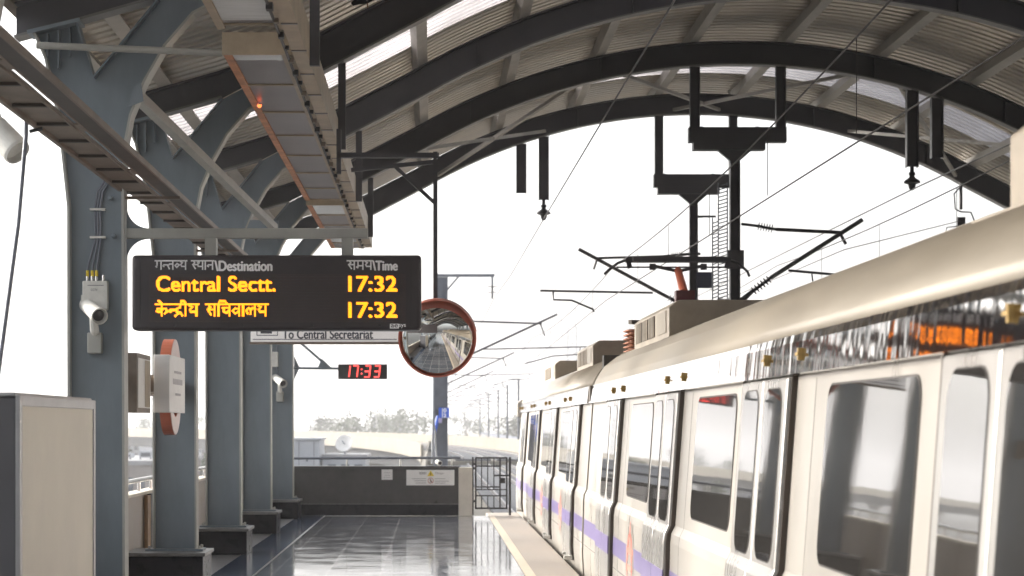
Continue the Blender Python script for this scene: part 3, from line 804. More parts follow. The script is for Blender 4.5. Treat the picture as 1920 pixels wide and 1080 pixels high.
# ------------------------------------------------------------------ platform mirror
mi = thing("platform_mirror", "round convex mirror with brick red rim on a pole, reflecting the platform", "safety mirror", (.05, 21, 2.1))
MC = Vector((.0525, 21.0, 2.51)); MA = Vector((-.02, -1, -.085)).normalized(); MR = .372
cap = [(MR * math.sin(R(i * 1.9)) / math.sin(R(17.1)), MR / math.sin(R(17.1)) * (math.cos(R(i * 1.9)) - math.cos(R(17.1)))) for i in range(9, -1, -1)]
cap[-1] = (.001, cap[-1][1])
MB().lathe(cap, MC, MA, 64).build("mirror_face", M_mirror, mi, smooth=True)
MB().lathe([(MR - .02, -.05), (MR + .012, -.05), (MR + .014, .012), (MR - .004, .014), (MR - .004, -.02)], MC, MA, 64).build("rim", M_mrim, mi)
hv = MB(); a_ = MA.orthogonal().normalized(); b_ = MA.cross(a_)
ang0 = math.atan2(Vector((0, 0, 1)).dot(b_), Vector((0, 0, 1)).dot(a_)); sgn = 1 if (a_ * math.cos(ang0 + .1) + b_ * math.sin(ang0 + .1)).x > 0 else -1
prev = None; vs = []; fs = []
for i in range(33):
    th = ang0 + sgn * R(-62 + 142 * i / 32); d = a_ * math.cos(th) + b_ * math.sin(th)
    dep = .17 * math.sin(math.pi * i / 32) ** .6 + .012
    k = len(vs)
    vs += [MC + d * (MR + .016), MC + d * (MR + .022), MC + d * (MR + .008) + MA * dep, MC + d * (MR + .002) + MA * dep]
    if i:
        for q in range(4): fs.append((k - 4 + q, k - 4 + (q + 1) % 4, k + (q + 1) % 4, k + q))
hv.add(vs, fs).build("visor", M_mrim, mi)
MB().lathe([(.30, -.05), (.30, -.08), (.08, -.10), (.08, -.14)], MC, MA, 32).build("back_shell", M_mrim, mi)
pl = MB(); pl.box(.012, .055, 21.10, 21.15, 2.2, 4.36); pl.build("pole", M_rib, mi)
br = MB(); br.box(-.93, .07, 21.09, 21.16, 4.30, 4.35); br.bar((-.80, 21.125, 4.18), (.01, 21.125, 4.26), .04, .04); br.bar((-.36, 21.125, 4.21), (.02, 21.125, 3.86), .035, .035)
br.box(-.945, -.90, 21.09, 21.16, 4.14, 4.585); br.build("bracket", M_rib, mi)

# ------------------------------------------------------------------ roundel station sign
rs = thing("roundel_sign", "brick red ring roundel sign with white centre panel and framed side board", "station sign", (-2.4, 18.7, 1.5))
MB().box(-2.66, -2.60, 17.21, 22.39, 1.93, 2.12).build("support_beam", M_tray, rs)
def ring(r0, r1, x0, x1, cy, cz, n=48):
    vs = []; fs = []
    for i in range(n):
        c, s = math.cos(2 * math.pi * i / n), math.sin(2 * math.pi * i / n)
        vs += [(x0, cy + r1 * c, cz + r1 * s), (x1, cy + r1 * c, cz + r1 * s), (x1, cy + r0 * c, cz + r0 * s), (x0, cy + r0 * c, cz + r0 * s)]
    for i in range(n):
        for q in range(4): fs.append((i * 4 + q, i * 4 + (q + 1) % 4, ((i + 1) % n) * 4 + (q + 1) % 4, ((i + 1) % n) * 4 + q))
    return vs, fs
RY, RZ = 19.4, 2.0
MB().add(*ring(.27, .435, -2.43, -2.335, RY, RZ)).build("ring", M_red, rs)
MB().add(*ring(.272, .432, -2.334, -2.329, RY, RZ)).build("ring_face", M_pink, rs)
MB().box(-2.45, -2.31, RY - .62, RY + .55, RZ - .235, RZ + .275).build("centre_panel", M_white, rs, bevel=.006)
for q, (ya, yb, z) in enumerate(((-.3, .25, .12), (-.38, .33, .02), (-.2, .2, -.08))):
    MB().box(-2.3095, -2.3085, RY + ya, RY + yb, RZ + z, RZ + z + (.05 if q == 1 else .022)).build("print_line", MATS.get("faint_print") or mat("faint_print", (.42, .40, .42), .5), rs)
MB().box(-2.597, -2.47, 17.85, 18.72, RZ - .24, RZ + .26).build("side_board", M_tray, rs)
MB().box(-2.468, -2.464, 17.9, 18.67, RZ - .2, RZ + .22).build("side_face", M_white, rs)
MB().box(-2.463, -2.461, 18.3, 18.62, RZ - .19, RZ + .21).build("side_face", M_trunk, rs)
MB().box(-2.598, -2.452, 18.9, 19.9, 1.95, 2.10).build("mount", M_tray, rs)

# ------------------------------------------------------------------ wall cameras with junction boxes
def cctv(cx, cy, cz, s, label):
    t = thing("security_camera", label, "camera", (cx, cy, cz), "white bullet cameras on the pillars")
    c = Vector((cx, cy - .17 * s, cz + .06 * s)); d = Vector((.42, -.78, -.30)).normalized()
    MB().lathe([(.03 * s, -.20 * s), (.055 * s, -.18 * s), (.06 * s, .12 * s), (.066 * s, .15 * s), (.058 * s, .155 * s), (.05 * s, .12 * s)], c, d, 24).build("housing", M_offwhite, t, smooth=False)
    MB().lathe([(.045 * s, .124 * s), (.04 * s, .131 * s), (.01 * s, .137 * s)], c, d, 20).build("lens", M_black, t)
    MB().tube([c + Vector((0, 0, -.05 * s)), (cx, cy - .12 * s, cz - .08 * s), (cx, cy - .06 * s, cz - .12 * s)], [.03 * s, .035 * s, .03 * s], 10).build("arm", M_offwhite, t)
    MB().box(cx - .06 * s, cx + .05 * s, cy - .1 * s, cy, cz - .26 * s, cz - .10 * s).build("base", M_flange, t, bevel=.01 * s)
    return t
def jbox(x0, x1, y, z0, z1, label, cab):
    t = thing("junction_box", label, "junction box", ((x0 + x1) / 2, y, z0))
    MB().box(x0, x1, y - .09, y - .002, z0, z1).build("box", M_offwhite, t, bevel=.008)
    MB().box(x0 - .012, x0 - .001, y - .08, y - .03, z0 + .05, z0 + .12).build("hinge", M_offwhite, t)
    return t
jy = 17.191; K = .0043
def XC(px): return (px - 810) * K
def ZC(py): return 1.65 + (798 - py) * K
jb = jbox(XC(158), XC(205), jy, ZC(582), ZC(528), "pale grey junction box on the nearest pillar with cables rising from its top", 4)
mb = MB(); tv, tf = text_fit("CCTV", .055, .018, .01); put_text(mb, tv, tf, lambda a, b: (XC(174) + a, jy - .0935, ZC(547) + b)); mb.box(XC(168), XC(198), jy - .0935, jy - .0925, ZC(537), ZC(536)); mb.build("lettering", M_dletter, jb)
for i, px in enumerate((166, 175, 183, 196)):
    MB().lathe([(.014, 0), (.014, .03), (.009, .05)], (XC(px), jy - .045, ZC(528)), n=10).build("gland", M_steel, jb)
    tx = 180 + i * 5
    if i < 3:
        MB().tube([(XC(px), jy - .045, ZC(520)), (XC(px + 1), jy - .04, ZC(500)), (XC(tx), jy - .02, ZC(450)), (XC(tx - 1), jy - .02, ZC(390)), (XC(tx + 4), jy - .02, ZC(360)), (XC(tx + 18), jy - .02, ZC(338)), (-2.47, jy - .03, ZC(322))], .010, 8).build("cable", M_mast, jb)
        MB().tube([(XC(px), jy - .045, ZC(519)), (XC(px), jy - .045, ZC(508))], .0125, 8).build("cable_band", M_signal, jb)
for py in (393, 445): MB().box(XC(170), XC(199), jy - .04, jy - .002, ZC(py + 2.5), ZC(py - 1.5)).build("clamp", M_offwhite, jb)
for px, py in ((196, 372), (203, 443)): MB().lathe([(.02, 0), (.02, .04), (.012, .05)], (XC(px + 12), jy - .001, ZC(py)), (0, -1, 0), 12).build("bolt", M_col, jb)
cctv(XC(182), jy, ZC(600), 1.05, "white bullet camera under the junction box on the nearest pillar")
jy5 = 37.991
j5 = jbox(X5(508), X5(522), jy5, Z5(688), Z5(660), "small pale junction box on the end pillar, left of the clock", 1)
MB().tube([(X5(519), jy5 - .05, Z5(660)), (X5(521), jy5 - .02, Z5(640)), (X5(520), jy5 - .02, Z5(560))], .012, 6).build("cable", M_mast, j5)
MB().tube([(X5(519), jy5 - .05, Z5(688)), (X5(522), jy5 - .05, Z5(700)), (X5(527), jy5 - .1, Z5(716))], .012, 6).build("cable", M_mast, j5)
cctv(X5(526), jy5, Z5(722), 1.15, "white bullet camera on the end pillar, below the small junction box")

# ------------------------------------------------------------------ kiosk in the foreground
ki = thing("information_kiosk", "tall grey kiosk with plain beige side panel in the left foreground", "kiosk", (-2.4, 11.5, 0))
MB().box(-2.85, -2.02, 10.36, 12.66, .01, 1.79).build("cabinet", M_kiosd, ki, bevel=.008)
MB().box(-2.018, -2.004, 10.40, 12.60, .06, 1.745).build("side_panel", M_kios, ki)
fr = MB(); fr.box(-2.02, -1.996, 10.345, 10.40, .01, 1.80); fr.box(-2.02, -1.996, 12.60, 12.66, .01, 1.80); fr.box(-2.02, -1.996, 10.402, 12.598, 1.745, 1.80); fr.box(-2.02, -1.996, 10.402, 12.598, .01, .06)
fr.build("frame", M_kiosf, ki, bevel=.004)
MB().box(-2.86, -2.021, 10.35, 12.67, 1.792, 1.812).build("top_cover", M_kiosf, ki, bevel=.005)

# ------------------------------------------------------------------ parapets and the end wall
pw = thing("parapet_wall", "brown stone parapet with steel handrail along the left platform edge", "wall", (-3.28, 6, 0))
MB().box(-3.36, -3.22, -26, 38.98, .004, .88).build("panel", M_wall, pw)
jn = MB()
yy = -25.5
while yy < 38.5:
    jn.box(-3.222, -3.2185, yy, yy + .012, .02, .87); yy += 1.3
jn.build("joint", M_seal, pw)
MB().box(-3.375, -3.195, -26, 38.98, .882, .915).build("coping", M_conc, pw, bevel=.006)
MB().tube([(-3.28, -26, 1.04), (-3.28, 38.9, 1.04)], .026, 12).build("handrail", M_steel, pw)
for i in range(41):
    MB().tube([(-3.28, 8.4 + i * .98 - 10, .916), (-3.28, 8.4 + i * .98 - 10, 1.02)], .02, 8).build("post", M_steel, pw)
    if i > 38: break
MB().box(-3.21, -3.17, 23.8, 24.05, .01, .87).build("pilaster", mat("brown_timber", (.30, .17, .08), .6, 0, .3, 6), pw)
MB().box(-3.21, -3.165, 24.06, 24.3, .01, .88).build("pilaster", M_black, pw)

ew = thing("end_wall", "dark granite end wall closing the platform, topped with a slim handrail", "wall", (-1, 39.1, 0))
EY = 38.98
MB().box(-3.2, .485, EY, EY + .22, .005, .875).build("panel", M_gran, ew)
MB().box(-3.2, .483, EY - .018, EY - .001, .005, .21).build("skirting", M_grand, ew)
MB().box(-3.2, .483, EY - .014, EY - .001, .212, .222).build("trim", M_plcap, ew)
MB().box(-3.2, .50, EY - .03, EY + .25, .877, .91).build("coping", M_gran, ew)
MB().tube([(-3.2, EY + .1, 1.05), (.52, EY + .1, 1.06)], .024, 10).build("handrail", M_mast, ew)
for x in (-2.55, -1.56, -.58, .36): MB().tube([(x, EY + .1, .91), (x, EY + .1, 1.045)], .016, 8).build("post", M_offwhite, ew)
ep = thing("end_pillar", "short cream concrete pillar between the dark end wall and the gate", "pillar", (.61, 39.1, 0))
MB().box(.488, .735, EY - .03, EY + .25, .005, .885).build("shaft", M_conc, ep, bevel=.008)
# notices
wn = thing("danger_notice", "white danger notice with yellow triangle and crossed walking figure on the end wall", "notice", (-.03, EY, .54))
KE = 39.0 / 4000
def XE(px): return (px - 810) * KE
def ZE(py): return 1.65 + (798 - py) * KE
MB().box(XE(762), XE(852), EY - .012, EY - .001, ZE(910), ZE(881)).build("board", M_white, wn)
NYY = EY - .0145
tr_ = MB(); tr_.prism([(XE(801), ZE(892.5)), (XE(814), ZE(892.5)), (XE(807.5), ZE(882))], NYY, NYY + .002); tr_.build("warning_triangle", M_signal, wn)
bk = MB(); bk.prism([(XE(806.8), ZE(891)), (XE(808.6), ZE(891)), (XE(807.2), ZE(888)), (XE(808.8), ZE(888)), (XE(807.6), ZE(884.5)), (XE(806.4), ZE(888.6))], NYY - .002, NYY - .0005)
wx, wz = XE(807.5), ZE(901)
bk.add(*strokes2d([[(wx, wz + .012), (wx + .002, wz - .01), (wx + .014, wz - .032)], [(wx + .002, wz - .01), (wx - .014, wz - .032)], [(wx - .014, wz), (wx + .012, wz + .002)]], .008)) if False else None
tv, tf = strokes2d([[(wx, wz + .014), (wx + .002, wz - .008), (wx + .016, wz - .034)], [(wx + .002, wz - .008), (wx - .014, wz - .034)], [(wx - .015, wz), (wx + .014, wz + .003)]], .009)
bk.add([(a, NYY - .001, b) for a, b in tv], tf); bk.lathe([(.008, 0), (.008, .001)], (wx, NYY - .001, wz + .025), (0, -1, 0), 10); bk.build("pictogram", M_dletter, wn)
rg = MB()
vs, fs = ring(.044, .053, NYY - .003, NYY, 0, 0, 32); rg.add([(wx + y, x, wz + z) for x, y, z in vs], fs)
tv, tf = strokes2d([[(wx - .033, wz + .033), (wx + .033, wz - .033)]], .008); rg.add([(a, NYY - .0035, b) for a, b in tv], tf); rg.build("prohibition_ring", M_red, wn)
le = MB(); tv, tf = text_fit("Danger", 17 * KE, 5 * KE, .005); put_text(le, tv, tf, lambda a, b: (XE(816) + a, NYY, ZE(890) + b))
tv, tf = strokes2d(deva_fit(['sa', 'aa', 'va', 'dha', 'aa', 'na'], 13 * KE, 4 * KE), .006); put_text(le, tv, tf, lambda a, b: (XE(786) + a, NYY, ZE(889.5) + b))
for z, a, b in ((897.5, 772, 799), (901.3, 777, 799), (905.5, 779, 799), (897.5, 815, 835), (902, 815, 841), (905.8, 815, 835)):
    le.box(XE(a), XE(b), NYY, NYY + .001, ZE(z + .5), ZE(z - .4))
le.build("lettering", mat("grey_print", (.28, .26, .26), .5), wn)
wp = thing("paper_notice", "small square white paper notice on the end wall, left of the danger notice", "notice", (XE(725), EY, .66))
MB().box(XE(715.5), XE(736), EY - .006, EY - .001, ZE(899.5), ZE(880)).build("sheet", M_signgrey, wp)
p_ = MB()
for z, a, b in ((886, 720, 732), (891, 721, 731), (895, 719, 733)): p_.box(XE(a), XE(b), EY - .0075, EY - .0062, ZE(z + .5), ZE(z))
p_.build("print_line", MATS["grey_print"], wp)
# bullet camera on the end wall
sc_ = thing("security_camera", "tiny white camera with black lens sitting on the end wall coping by the mast", "camera", (XE(823), EY + .05, .91))
MB().tube([(XE(820), EY + .22, .985), (XE(825), EY - .04, .965)], .045, 14).build("housing", M_offwhite, sc_)
MB().tube([(XE(825) , EY - .041, .965), (XE(825.3), EY - .052, .964)], .033, 12).build("lens", M_black, sc_)
MB().box(XE(820), XE(825), EY + .06, EY + .16, .911, .945).build("base", M_offwhite, sc_)
MB().tube([(XE(819), EY + .22, .98), (XE(817.5), EY + .3, 1.2), (XE(816), EY + .3, 1.55), (XE(812), EY + .3, 1.78), (XE(810.5), EY + .28, 1.3), (XE(810), EY + .24, .95)], .016, 8).build("cable", M_contn, sc_)

# gate
gt = thing("platform_gate", "black iron bar gate beside the cream pillar at the platform end", "gate", (1.07, 39.05, 0))
KG = 39.05 / 4000
def XG(px): return (px - 810) * KG
def ZG(py): return 1.65 + (798 - py) * KG
def gbar(mb, xa, ya, xb, yb, wd=.022, y=39.05): mb.bar((XG(xa), y, ZG(ya)), (XG(xb), y, ZG(yb)), wd, wd)
po = MB(); gbar(po, 886.5, 857, 886.5, 966, .03); po.build("post", M_iron, gt)
po = MB(); gbar(po, 956, 857, 956, 966, .042); po.build("post", M_iron, gt)
fm = MB(); gbar(fm, 892, 858, 892, 953, .03); gbar(fm, 950, 858, 950, 953, .03); gbar(fm, 890.5, 858.5, 951.5, 858.5, .03); gbar(fm, 890.5, 953, 951.5, 953, .03); fm.build("leaf_frame", M_iron, gt)
bs = MB()
for px in (903, 914.5, 926): gbar(bs, px, 860, px, 918, .018, 39.052); gbar(bs, px, 930, px, 952, .018, 39.052)
gbar(bs, 893.5, 874, 937, 874, .024, 39.048); gbar(bs, 893.5, 913, 937, 913, .024, 39.048); gbar(bs, 893.5, 929.5, 948.5, 929.5, .024, 39.048); gbar(bs, 893.5, 918, 948.5, 918, .02, 39.049); gbar(bs, 937.5, 860, 937.5, 952, .03, 39.055)
bs.build("bars", M_iron, gt)
lk = MB(); lk.box(XG(926), XG(954), 39.0, 39.03, ZG(893), ZG(890)); lk.box(XG(939), XG(947), 39.0, 39.035, ZG(906), ZG(896)); lk.build("latch", M_iron, gt)
hn = MB(); [hn.box(XG(886), XG(892), 39.03, 39.075, ZG(p + 4), ZG(p)) for p in (868, 876, 938)]; hn.build("hinge", M_iron, gt)

# ================================================================== METRO COACHES
CXT = 3.22
SIDE = [(-.95, 1.86), (-.5, 1.79), (-.2, 1.735), (.2, 1.715), (.80, 1.728), (.865, 1.736), (.925, 1.765), (1.92, 1.836)]
ROOFP = [(1.84, 2.09), (1.87, 2.17), (1.96, 2.31), (2.1, 2.42), (2.3, 2.505), (2.55, 2.58), (2.9, 2.64), (CXT, 2.66)]
def sx(z):
    for a, b in zip(SIDE[:-1], SIDE[1:]):
        if a[0] <= z <= b[0]: return a[1] + (b[1] - a[1]) * (z - a[0]) / (b[0] - a[0])
    return SIDE[0][1] if z < SIDE[0][0] else SIDE[-1][1]
def zrows(z0, z1, r):
    zs = {z0, z1}
    for i in range(1, 6):
        d = r * (1 - math.cos(R(18 * i))); zs |= {z0 + d, z1 - d}
    zs |= {z for z, _ in SIDE if z0 < z < z1}
    return sorted(zs)
def inset(z, z0, z1, r):
    d = min(z - z0, z1 - z)
    if r <= 0 or d >= r: return 0.0
    return r - math.sqrt(max(0, r * r - (r - d) ** 2))
def pane(mb, y0, y1, z0, z1, r, off, th):
    rows = zrows(z0, z1, r); k = len(mb.v); vs = []; fs = []
    for z in rows:
        i = inset(z, z0, z1, r)
        vs += [(sx(z) - off, y0 + i, z), (sx(z) - off, y1 - i, z), (sx(z) - off + th, y0 + i, z), (sx(z) - off + th, y1 - i, z)]
    n = len(rows)
    for j in range(n - 1):
        a, b = j * 4, j * 4 + 4
        fs += [(a, b, b + 1, a + 1), (a, a + 2, b + 2, b), (a + 1, b + 1, b + 3, a + 3)]
    fs += [(0, 1, 3, 2), ((n - 1) * 4, (n - 1) * 4 + 2, (n - 1) * 4 + 3, (n - 1) * 4 + 1)]
    return mb.add(vs, fs)
def onside(mb, y0, y1, z0, z1, off): return pane(mb, y0, y1, z0, z1, 0, off, off - .0002)
def coach(y0, y1, doors, acs, label, logos=()):
    t = thing("metro_coach", label, "metro coach", (CXT, y0, -1.02), "coaches of the metro train")
    half = [(x, z) for z, x in SIDE] + ROOFP
    prof = half + [(2 * CXT - p[0], p[1]) for p in half[:-1]][::-1]
    b = MB().prism(prof, y0, y1).build("body", M_body, t)
    rf = [(x - .004, z + .004) for x, z in ROOFP]
    rr = MB(); n = len(rf)
    full = rf + [(2 * CXT - p[0], p[1]) for p in rf[:-1]][::-1]
    rr.band(full, .012, y0 + .03, y1 - .03)
    o = rr.build("roof", M_croof, t, smooth=True)
    o.data.shade_auto_smooth(angle=R(40)) if hasattr(o.data, 'shade_auto_smooth') else None
    rg = MB()
    for x, z in ((2.45, 2.558), (2.62, 2.602), (2.82, 2.635)): rg.bar((x, y0 + .2, z + .006), (x, y1 - .2, z + .006), .03, .014)
    rg.build("roof_ridge", M_croof, o)
    bd = MB().prism([(1.776, 1.905), (1.80, 1.90), (1.83, 1.93), (1.83, 2.09), (1.80, 2.10), (1.79, 2.06)], y0 + .02, y1 - .02)
    bd.build("cantrail_band", M_band, t)
    fb = MB()
    yb = y0 + 3.1
    while yb < y1 - 1:
        
        for q in (0, 1.05):
            fb.box(1.765, 1.79, yb + q - .012, yb + q + .012, 1.965, 2.025); fb.box(1.758, 1.765, yb + q - .035, yb + q + .035, 1.988, 2.002)
        yb += 4.8
    fb.build("band_fitting", M_brass, t)
    ev = [y0 + .05]
    for d in doors: ev += [d - .02, d + 1.57]
    ev.append(y1 - .05)
    for i in range(0, len(ev), 2):
        if ev[i + 1] - ev[i] > .3:
            MB_ = MB(); onside(MB_, ev[i], ev[i + 1], .43, .60, .0025); MB_.build("stripe", M_purple, t)
    for i, d in enumerate(doors):
        nxt = doors[i + 1] if i + 1 < len(doors) else y1
        a, e = d + 2.05, d + 3.92
        if e < y1 - .2:
            wm = MB(); pane(wm, a - .008, e + .008, 1.01, 1.845, .105, .004, .006); ws = wm.build("window_frame", M_seal, t)
            wm = MB(); pane(wm, a, e, 1.02, 1.835, .10, .007, .004); wm.build("window_glass", M_glass, ws)
        for lf in (0, 1):
            ya = d + lf * .785; yb2 = ya + .775
            dm = MB(); pane(dm, ya, yb2, .02, 1.895, 0, .05, .052); leaf = dm.build("door_leaf", M_door, t, bevel=.016)
            wm = MB(); wa = ya + .10 + (.02 if lf == 0 else 0); pane(wm, wa - .006, wa + .556, .943, 1.847, .118, .052, .003); wm.build("door_gasket", M_seal, leaf)
            wm = MB(); pane(wm, wa, wa + .55, .95, 1.84, .115, .055, .004); wm.build("door_glass", M_glass, leaf)
            sm = MB(); onside(sm, ya + .004, yb2 - .004, .43, .60, .0525); sm.build("stripe", M_purple, leaf)
        se = MB()
        pane(se, d - .018, d - .001, .02, 1.9, 0, .030, .032); se.build("door_seal", M_dseal, t)
        se = MB(); pane(se, d + 1.561, d + 1.576, .02, 1.9, 0, .047, .049); se.build("door_seal", M_dseal, t)
        gd = MB().box(1.60, 1.70, d - .05, d + .06, .03, .075); gd.build("door_guide", M_offwhite, t)
        gd = MB().box(1.63, 1.70, d + .78, d + .85, .04, .07); gd.build("door_guide", M_offwhite, t)
    for i, d in enumerate(doors):
        for q in (d + 1.75, d + 4.25):
            if q < y1 - .2:
                sm = MB(); onside(sm, q, q + .014, .05, 1.88, .0012); sm.build("panel_seam", M_seam, t)
    sm = MB(); onside(sm, y0 + .05, y1 - .05, .30, .312, .0012); sm.build("panel_seam", M_seam, t)
    for ly in logos:
        lg = MB(); lz = .50
        pts = [(ly + .36 * math.cos(R(10 * i)), lz + .30 * math.sin(R(10 * i))) for i in range(36)]
        lg.add([(sx(z) - .004, y, z) for y, z in pts] + [(sx(lz) - .004, ly, lz)], [(36, (i + 1) % 36, i) for i in range(36)])
        base = lg.build("logo_disc", M_body, t)
        lg = MB()
        def curve(pts, wd):
            tv, tf = strokes2d([pts], wd); lg.add([(sx(z) - .006, y, z) for y, z in tv], tf)
        curve([(ly + .24 * math.cos(R(a)), lz - .02 + .22 * math.sin(R(a))) for a in range(-180, 181, 12)], .04)
        curve([(ly - .16, lz - .02), (ly - .04, lz + .2), (ly, lz + .30), (ly + .04, lz + .2), (ly + .16, lz - .02)], .035)
        curve([(ly - .26, lz + .06), (ly + .26, lz + .06)], .05); curve([(ly - .26, lz - .09), (ly + .26, lz - .09)], .05)
        lg.build("logo_mark", M_logo, base)
    for (a, e) in acs:
        ac = MB(); x0, x1, zt = 2.22, 4.22, 2.83
        ac.prism([(x0, 2.47), (x0, zt - .07), (x0 + .09, zt), (x1 - .09, zt), (x1, zt - .07), (x1, 2.47)], a, e)
        u = ac.build("cooling_unit", M_ac, t, bevel=.012)
        s_ = e - .25
        for j in range(3):
            MB().box(x0 - .008, x0 - .001, s_ - .58, s_, 2.53, zt - .09).build("louvre", M_acd, u)
            sl_ = MB()
            for q in range(4): sl_.box(x0 - .016, x0 - .009, s_ - .58 + q * .145, s_ - .58 + q * .145 + .06, 2.53, zt - .09)
            sl_.build("slat", M_ac, u)
            s_ -= .66
        MB().box(x0 - .008, x0 - .001, a + .2, a + .95, 2.53, zt - .09).build("access_panel", M_croof, u)
        MB().box(x0 - .07, x1 + .07, a - .1, e + .3, 2.43, 2.46).build("base_rail", M_ac, u)
        MB().box(x0 - .05, x1 + .05, a - .08, e + .42, 2.36, 2.428).build("base_frame", M_acd, u)
        fg = MB()
        for q in range(4):
            yq = a + .3 + q * (e - a - .6) / 3; fg.box(x0 - .05, x0 + .1, yq - .06, yq + .06, 2.446, 2.469)
        fg.build("foot", M_acd, u)
    return t
c1 = coach(2.4, 24.2, [5.9, 10.7, 15.5, 20.3], [(4.7, 8.2), (20.0, 23.4)], "nearest cream metro coach with large window and violet stripe, filling the right", (18.55,))
c2 = coach(24.42, 43.6, [25.9, 30.7, 35.5, 40.3], [(29.5, 32.6), (38.6, 42.0)], "farther cream metro coach ahead of the nearest one, carrying the pantograph", (28.6, 33.5))
c3 = coach(-20, 2.2, [-17.6, -12.8, -8.0, -3.2], [(-15, -11.5)], "cream metro coach behind the viewpoint, seen only in the mirror", (-5,))
MB().box(1.95, 4.5, 24.205, 24.415, -.6, 2.45).build("gangway_bellows", M_seal, c2)
MB().prism([(1.74, 1.84), (1.84, 1.80), (1.9, 2.05), (1.85, 2.2), (1.74, 2.12)], 43.605, 43.95).build("front_cowl", M_body, c2, bevel=.02)
MB().prism([(1.9, -.6), (4.54, -.6), (4.54, 2.2), (3.9, 2.5), (2.5, 2.5), (1.9, 2.2)], 43.605, 44.3).build("cab_front", M_body, c2)
MB().box(1.776, 1.84, 23.95, 24.19, 1.92, 2.10).build("end_block", M_acd, c1)
co = MB(); pr = []
for i in range(7): pr += [(.05, i * .045), (.10, i * .045 + .012), (.10, i * .045 + .022), (.05, i * .045 + .034)]
co.lathe(pr, (2.25, 23.75, 2.42), n=16); co.lathe(pr, (2.45, 23.75, 2.47), n=16); co.lathe(pr, (2.25, 24.0, 2.42), n=16); co.build("roof_insulator", M_coil, c1)
MB().bar((2.2, 23.7, 2.80), (2.55, 24.0, 2.80), .05, .05).build("busbar", M_acd, c1)
# pantograph on the farther coach
pg = MB(); PX, PY = 3.27, 28.35
pg.tube([(PX - .98, PY, 3.66), (PX - .92, PY, 3.72), (PX - .80, PY, 3.81), (PX - .70, PY, 3.845), (PX + .70, PY, 3.845), (PX + .80, PY, 3.81), (PX + .92, PY, 3.70), (PX + .95, PY, 3.63)], .018, 8)
pg.box(PX - .70, PX + .70, PY - .03, PY + .03, 3.815, 3.878); pg.box(PX - .62, PX + .62, PY - .25, PY - .19, 3.815, 3.878)
for s in (-1, 1):
    pg.bar((PX + s * .66, PY, 3.83), (PX + s * .64, PY, 3.74), .06, .06)
panto = pg.build("pantograph_head", M_mastd, c2)
pf = MB(); pf.tube([(PX - .82, PY, 3.755), (PX + .72, PY, 3.755)], .011, 6); pf.bar((PX - .34, PY, 3.775), (PX, PY, 3.70), .05, .04); pf.bar((PX + .34, PY, 3.775), (PX, PY, 3.70), .05, .04); pf.box(PX - .38, PX - .3, PY - .03, PY + .03, 3.72, 3.80); pf.box(PX + .3, PX + .38, PY - .03, PY + .03, 3.72, 3.80)
pf.build("head_fork", M_mastd, panto)
MB().tube([(PX, PY, 3.71), (PX - .02, 27.5, 3.36)], [.05, .058], 10).build("upper_arm", M_panto, panto)
MB().tube([(PX, 27.45, 3.33), (PX, 29.1, 2.78)], .06, 10).build("lower_arm", M_panto, panto)
MB().box(PX - .14, PX + .1, 27.35, 27.55, 3.23, 3.385).build("knuckle", M_maroon, panto)
MB().box(PX - .5, PX + .5, 28.9, 29.35, 2.66, 2.76).build("pantograph_base", M_maroon, c2)

# ================================================================== OVERHEAD LINE EQUIPMENT
def insulator(mb, p0, p1, n, r0=.02, r1=.06):
    p0, p1 = Vector(p0), Vector(p1); L = (p1 - p0).length; pr = [(r0, 0)]
    for i in range(n):
        h = L * (.1 + .8 * i / max(1, n)); pr += [(r0, h), (r1, h + L * .02), (r1, h + L * .03), (r0, h + L * .06)]
    pr.append((r0, L)); mb.lathe(pr, p0, p1 - p0, 14)
def drop_mast(name, label, y, zb, ms, mz0, right):
    t = thing(name, label, "overhead line support", (CX, y, zb), "hanging overhead line portals")
    def rot(mb, nm, mt, par=None): return mb.build(nm, mt, par or t)
    for s in (-.66, .66):
        m_ = MB(); x = CX + s; zt = under(x) - .012
        m_.box(x - .075, x + .075, y - .006, y + .006, zb + .25, zt); m_.box(x - .075, x - .063, y - .06, y + .06, zb + .25, zt); m_.box(x + .063, x + .075, y - .06, y + .06, zb + .25, zt); rot(m_, "post", M_rib)
    m_ = MB(); m_.box(CX - .76, CX + .74, y - .09, y + .09, zb + .02, zb + .25); m_.box(CX - .69, CX + .41, y - .11, y + .11, zb - .10, zb + .017)
    for q in (-.55, .3): m_.lathe([(.02, 0), (.02, .02)], (CX + q, y, zb + .25), n=8)
    rot(m_, "crossbeam", M_rib)
    m_ = MB(); m_.prism([(CX - .31, zb - .102), (CX + .21, zb - .102), (CX + .03, zb - .26), (CX + .03, zb - .3), (CX - .12, zb - .3), (CX - .12, zb - .26)], y - .05, y + .05); rot(m_, "gusset", M_rib)
    m_ = MB(); xm = CX - .045
    m_.box(xm - .075, xm - .061, y - .075, y + .075, 2.9, zb - .302); m_.box(xm + .061, xm + .075, y - .075, y + .075, 2.9, zb - .302); m_.box(xm - .06, xm + .06, y - .006, y + .006, 2.9, zb - .302); rot(m_, "mast", M_mastd)
    return t, xm
t4, xm = drop_mast("line_portal", "dark hanging overhead line portal, nearer and taller of the two at the arch crown", 32.8, 5.98, 0, 0, True)
K4 = .0082; y = 32.8
def X4(px): return (px - 810) * K4
def Z4(py): return 1.65 + (798 - py) * K4
m_ = MB(); m_.tube([(X4(1390), y, Z4(420)), (X4(1416), y, Z4(423)), (X4(1455), y, Z4(430))], .022, 8); insulator(m_, (X4(1418), y, Z4(423)), (X4(1455), y, Z4(430)), 6, .02, .07); m_.tube([(X4(1455), y, Z4(430)), (X4(1578), y, Z4(436))], .028, 8); m_.build("top_tube", M_mastd, t4)
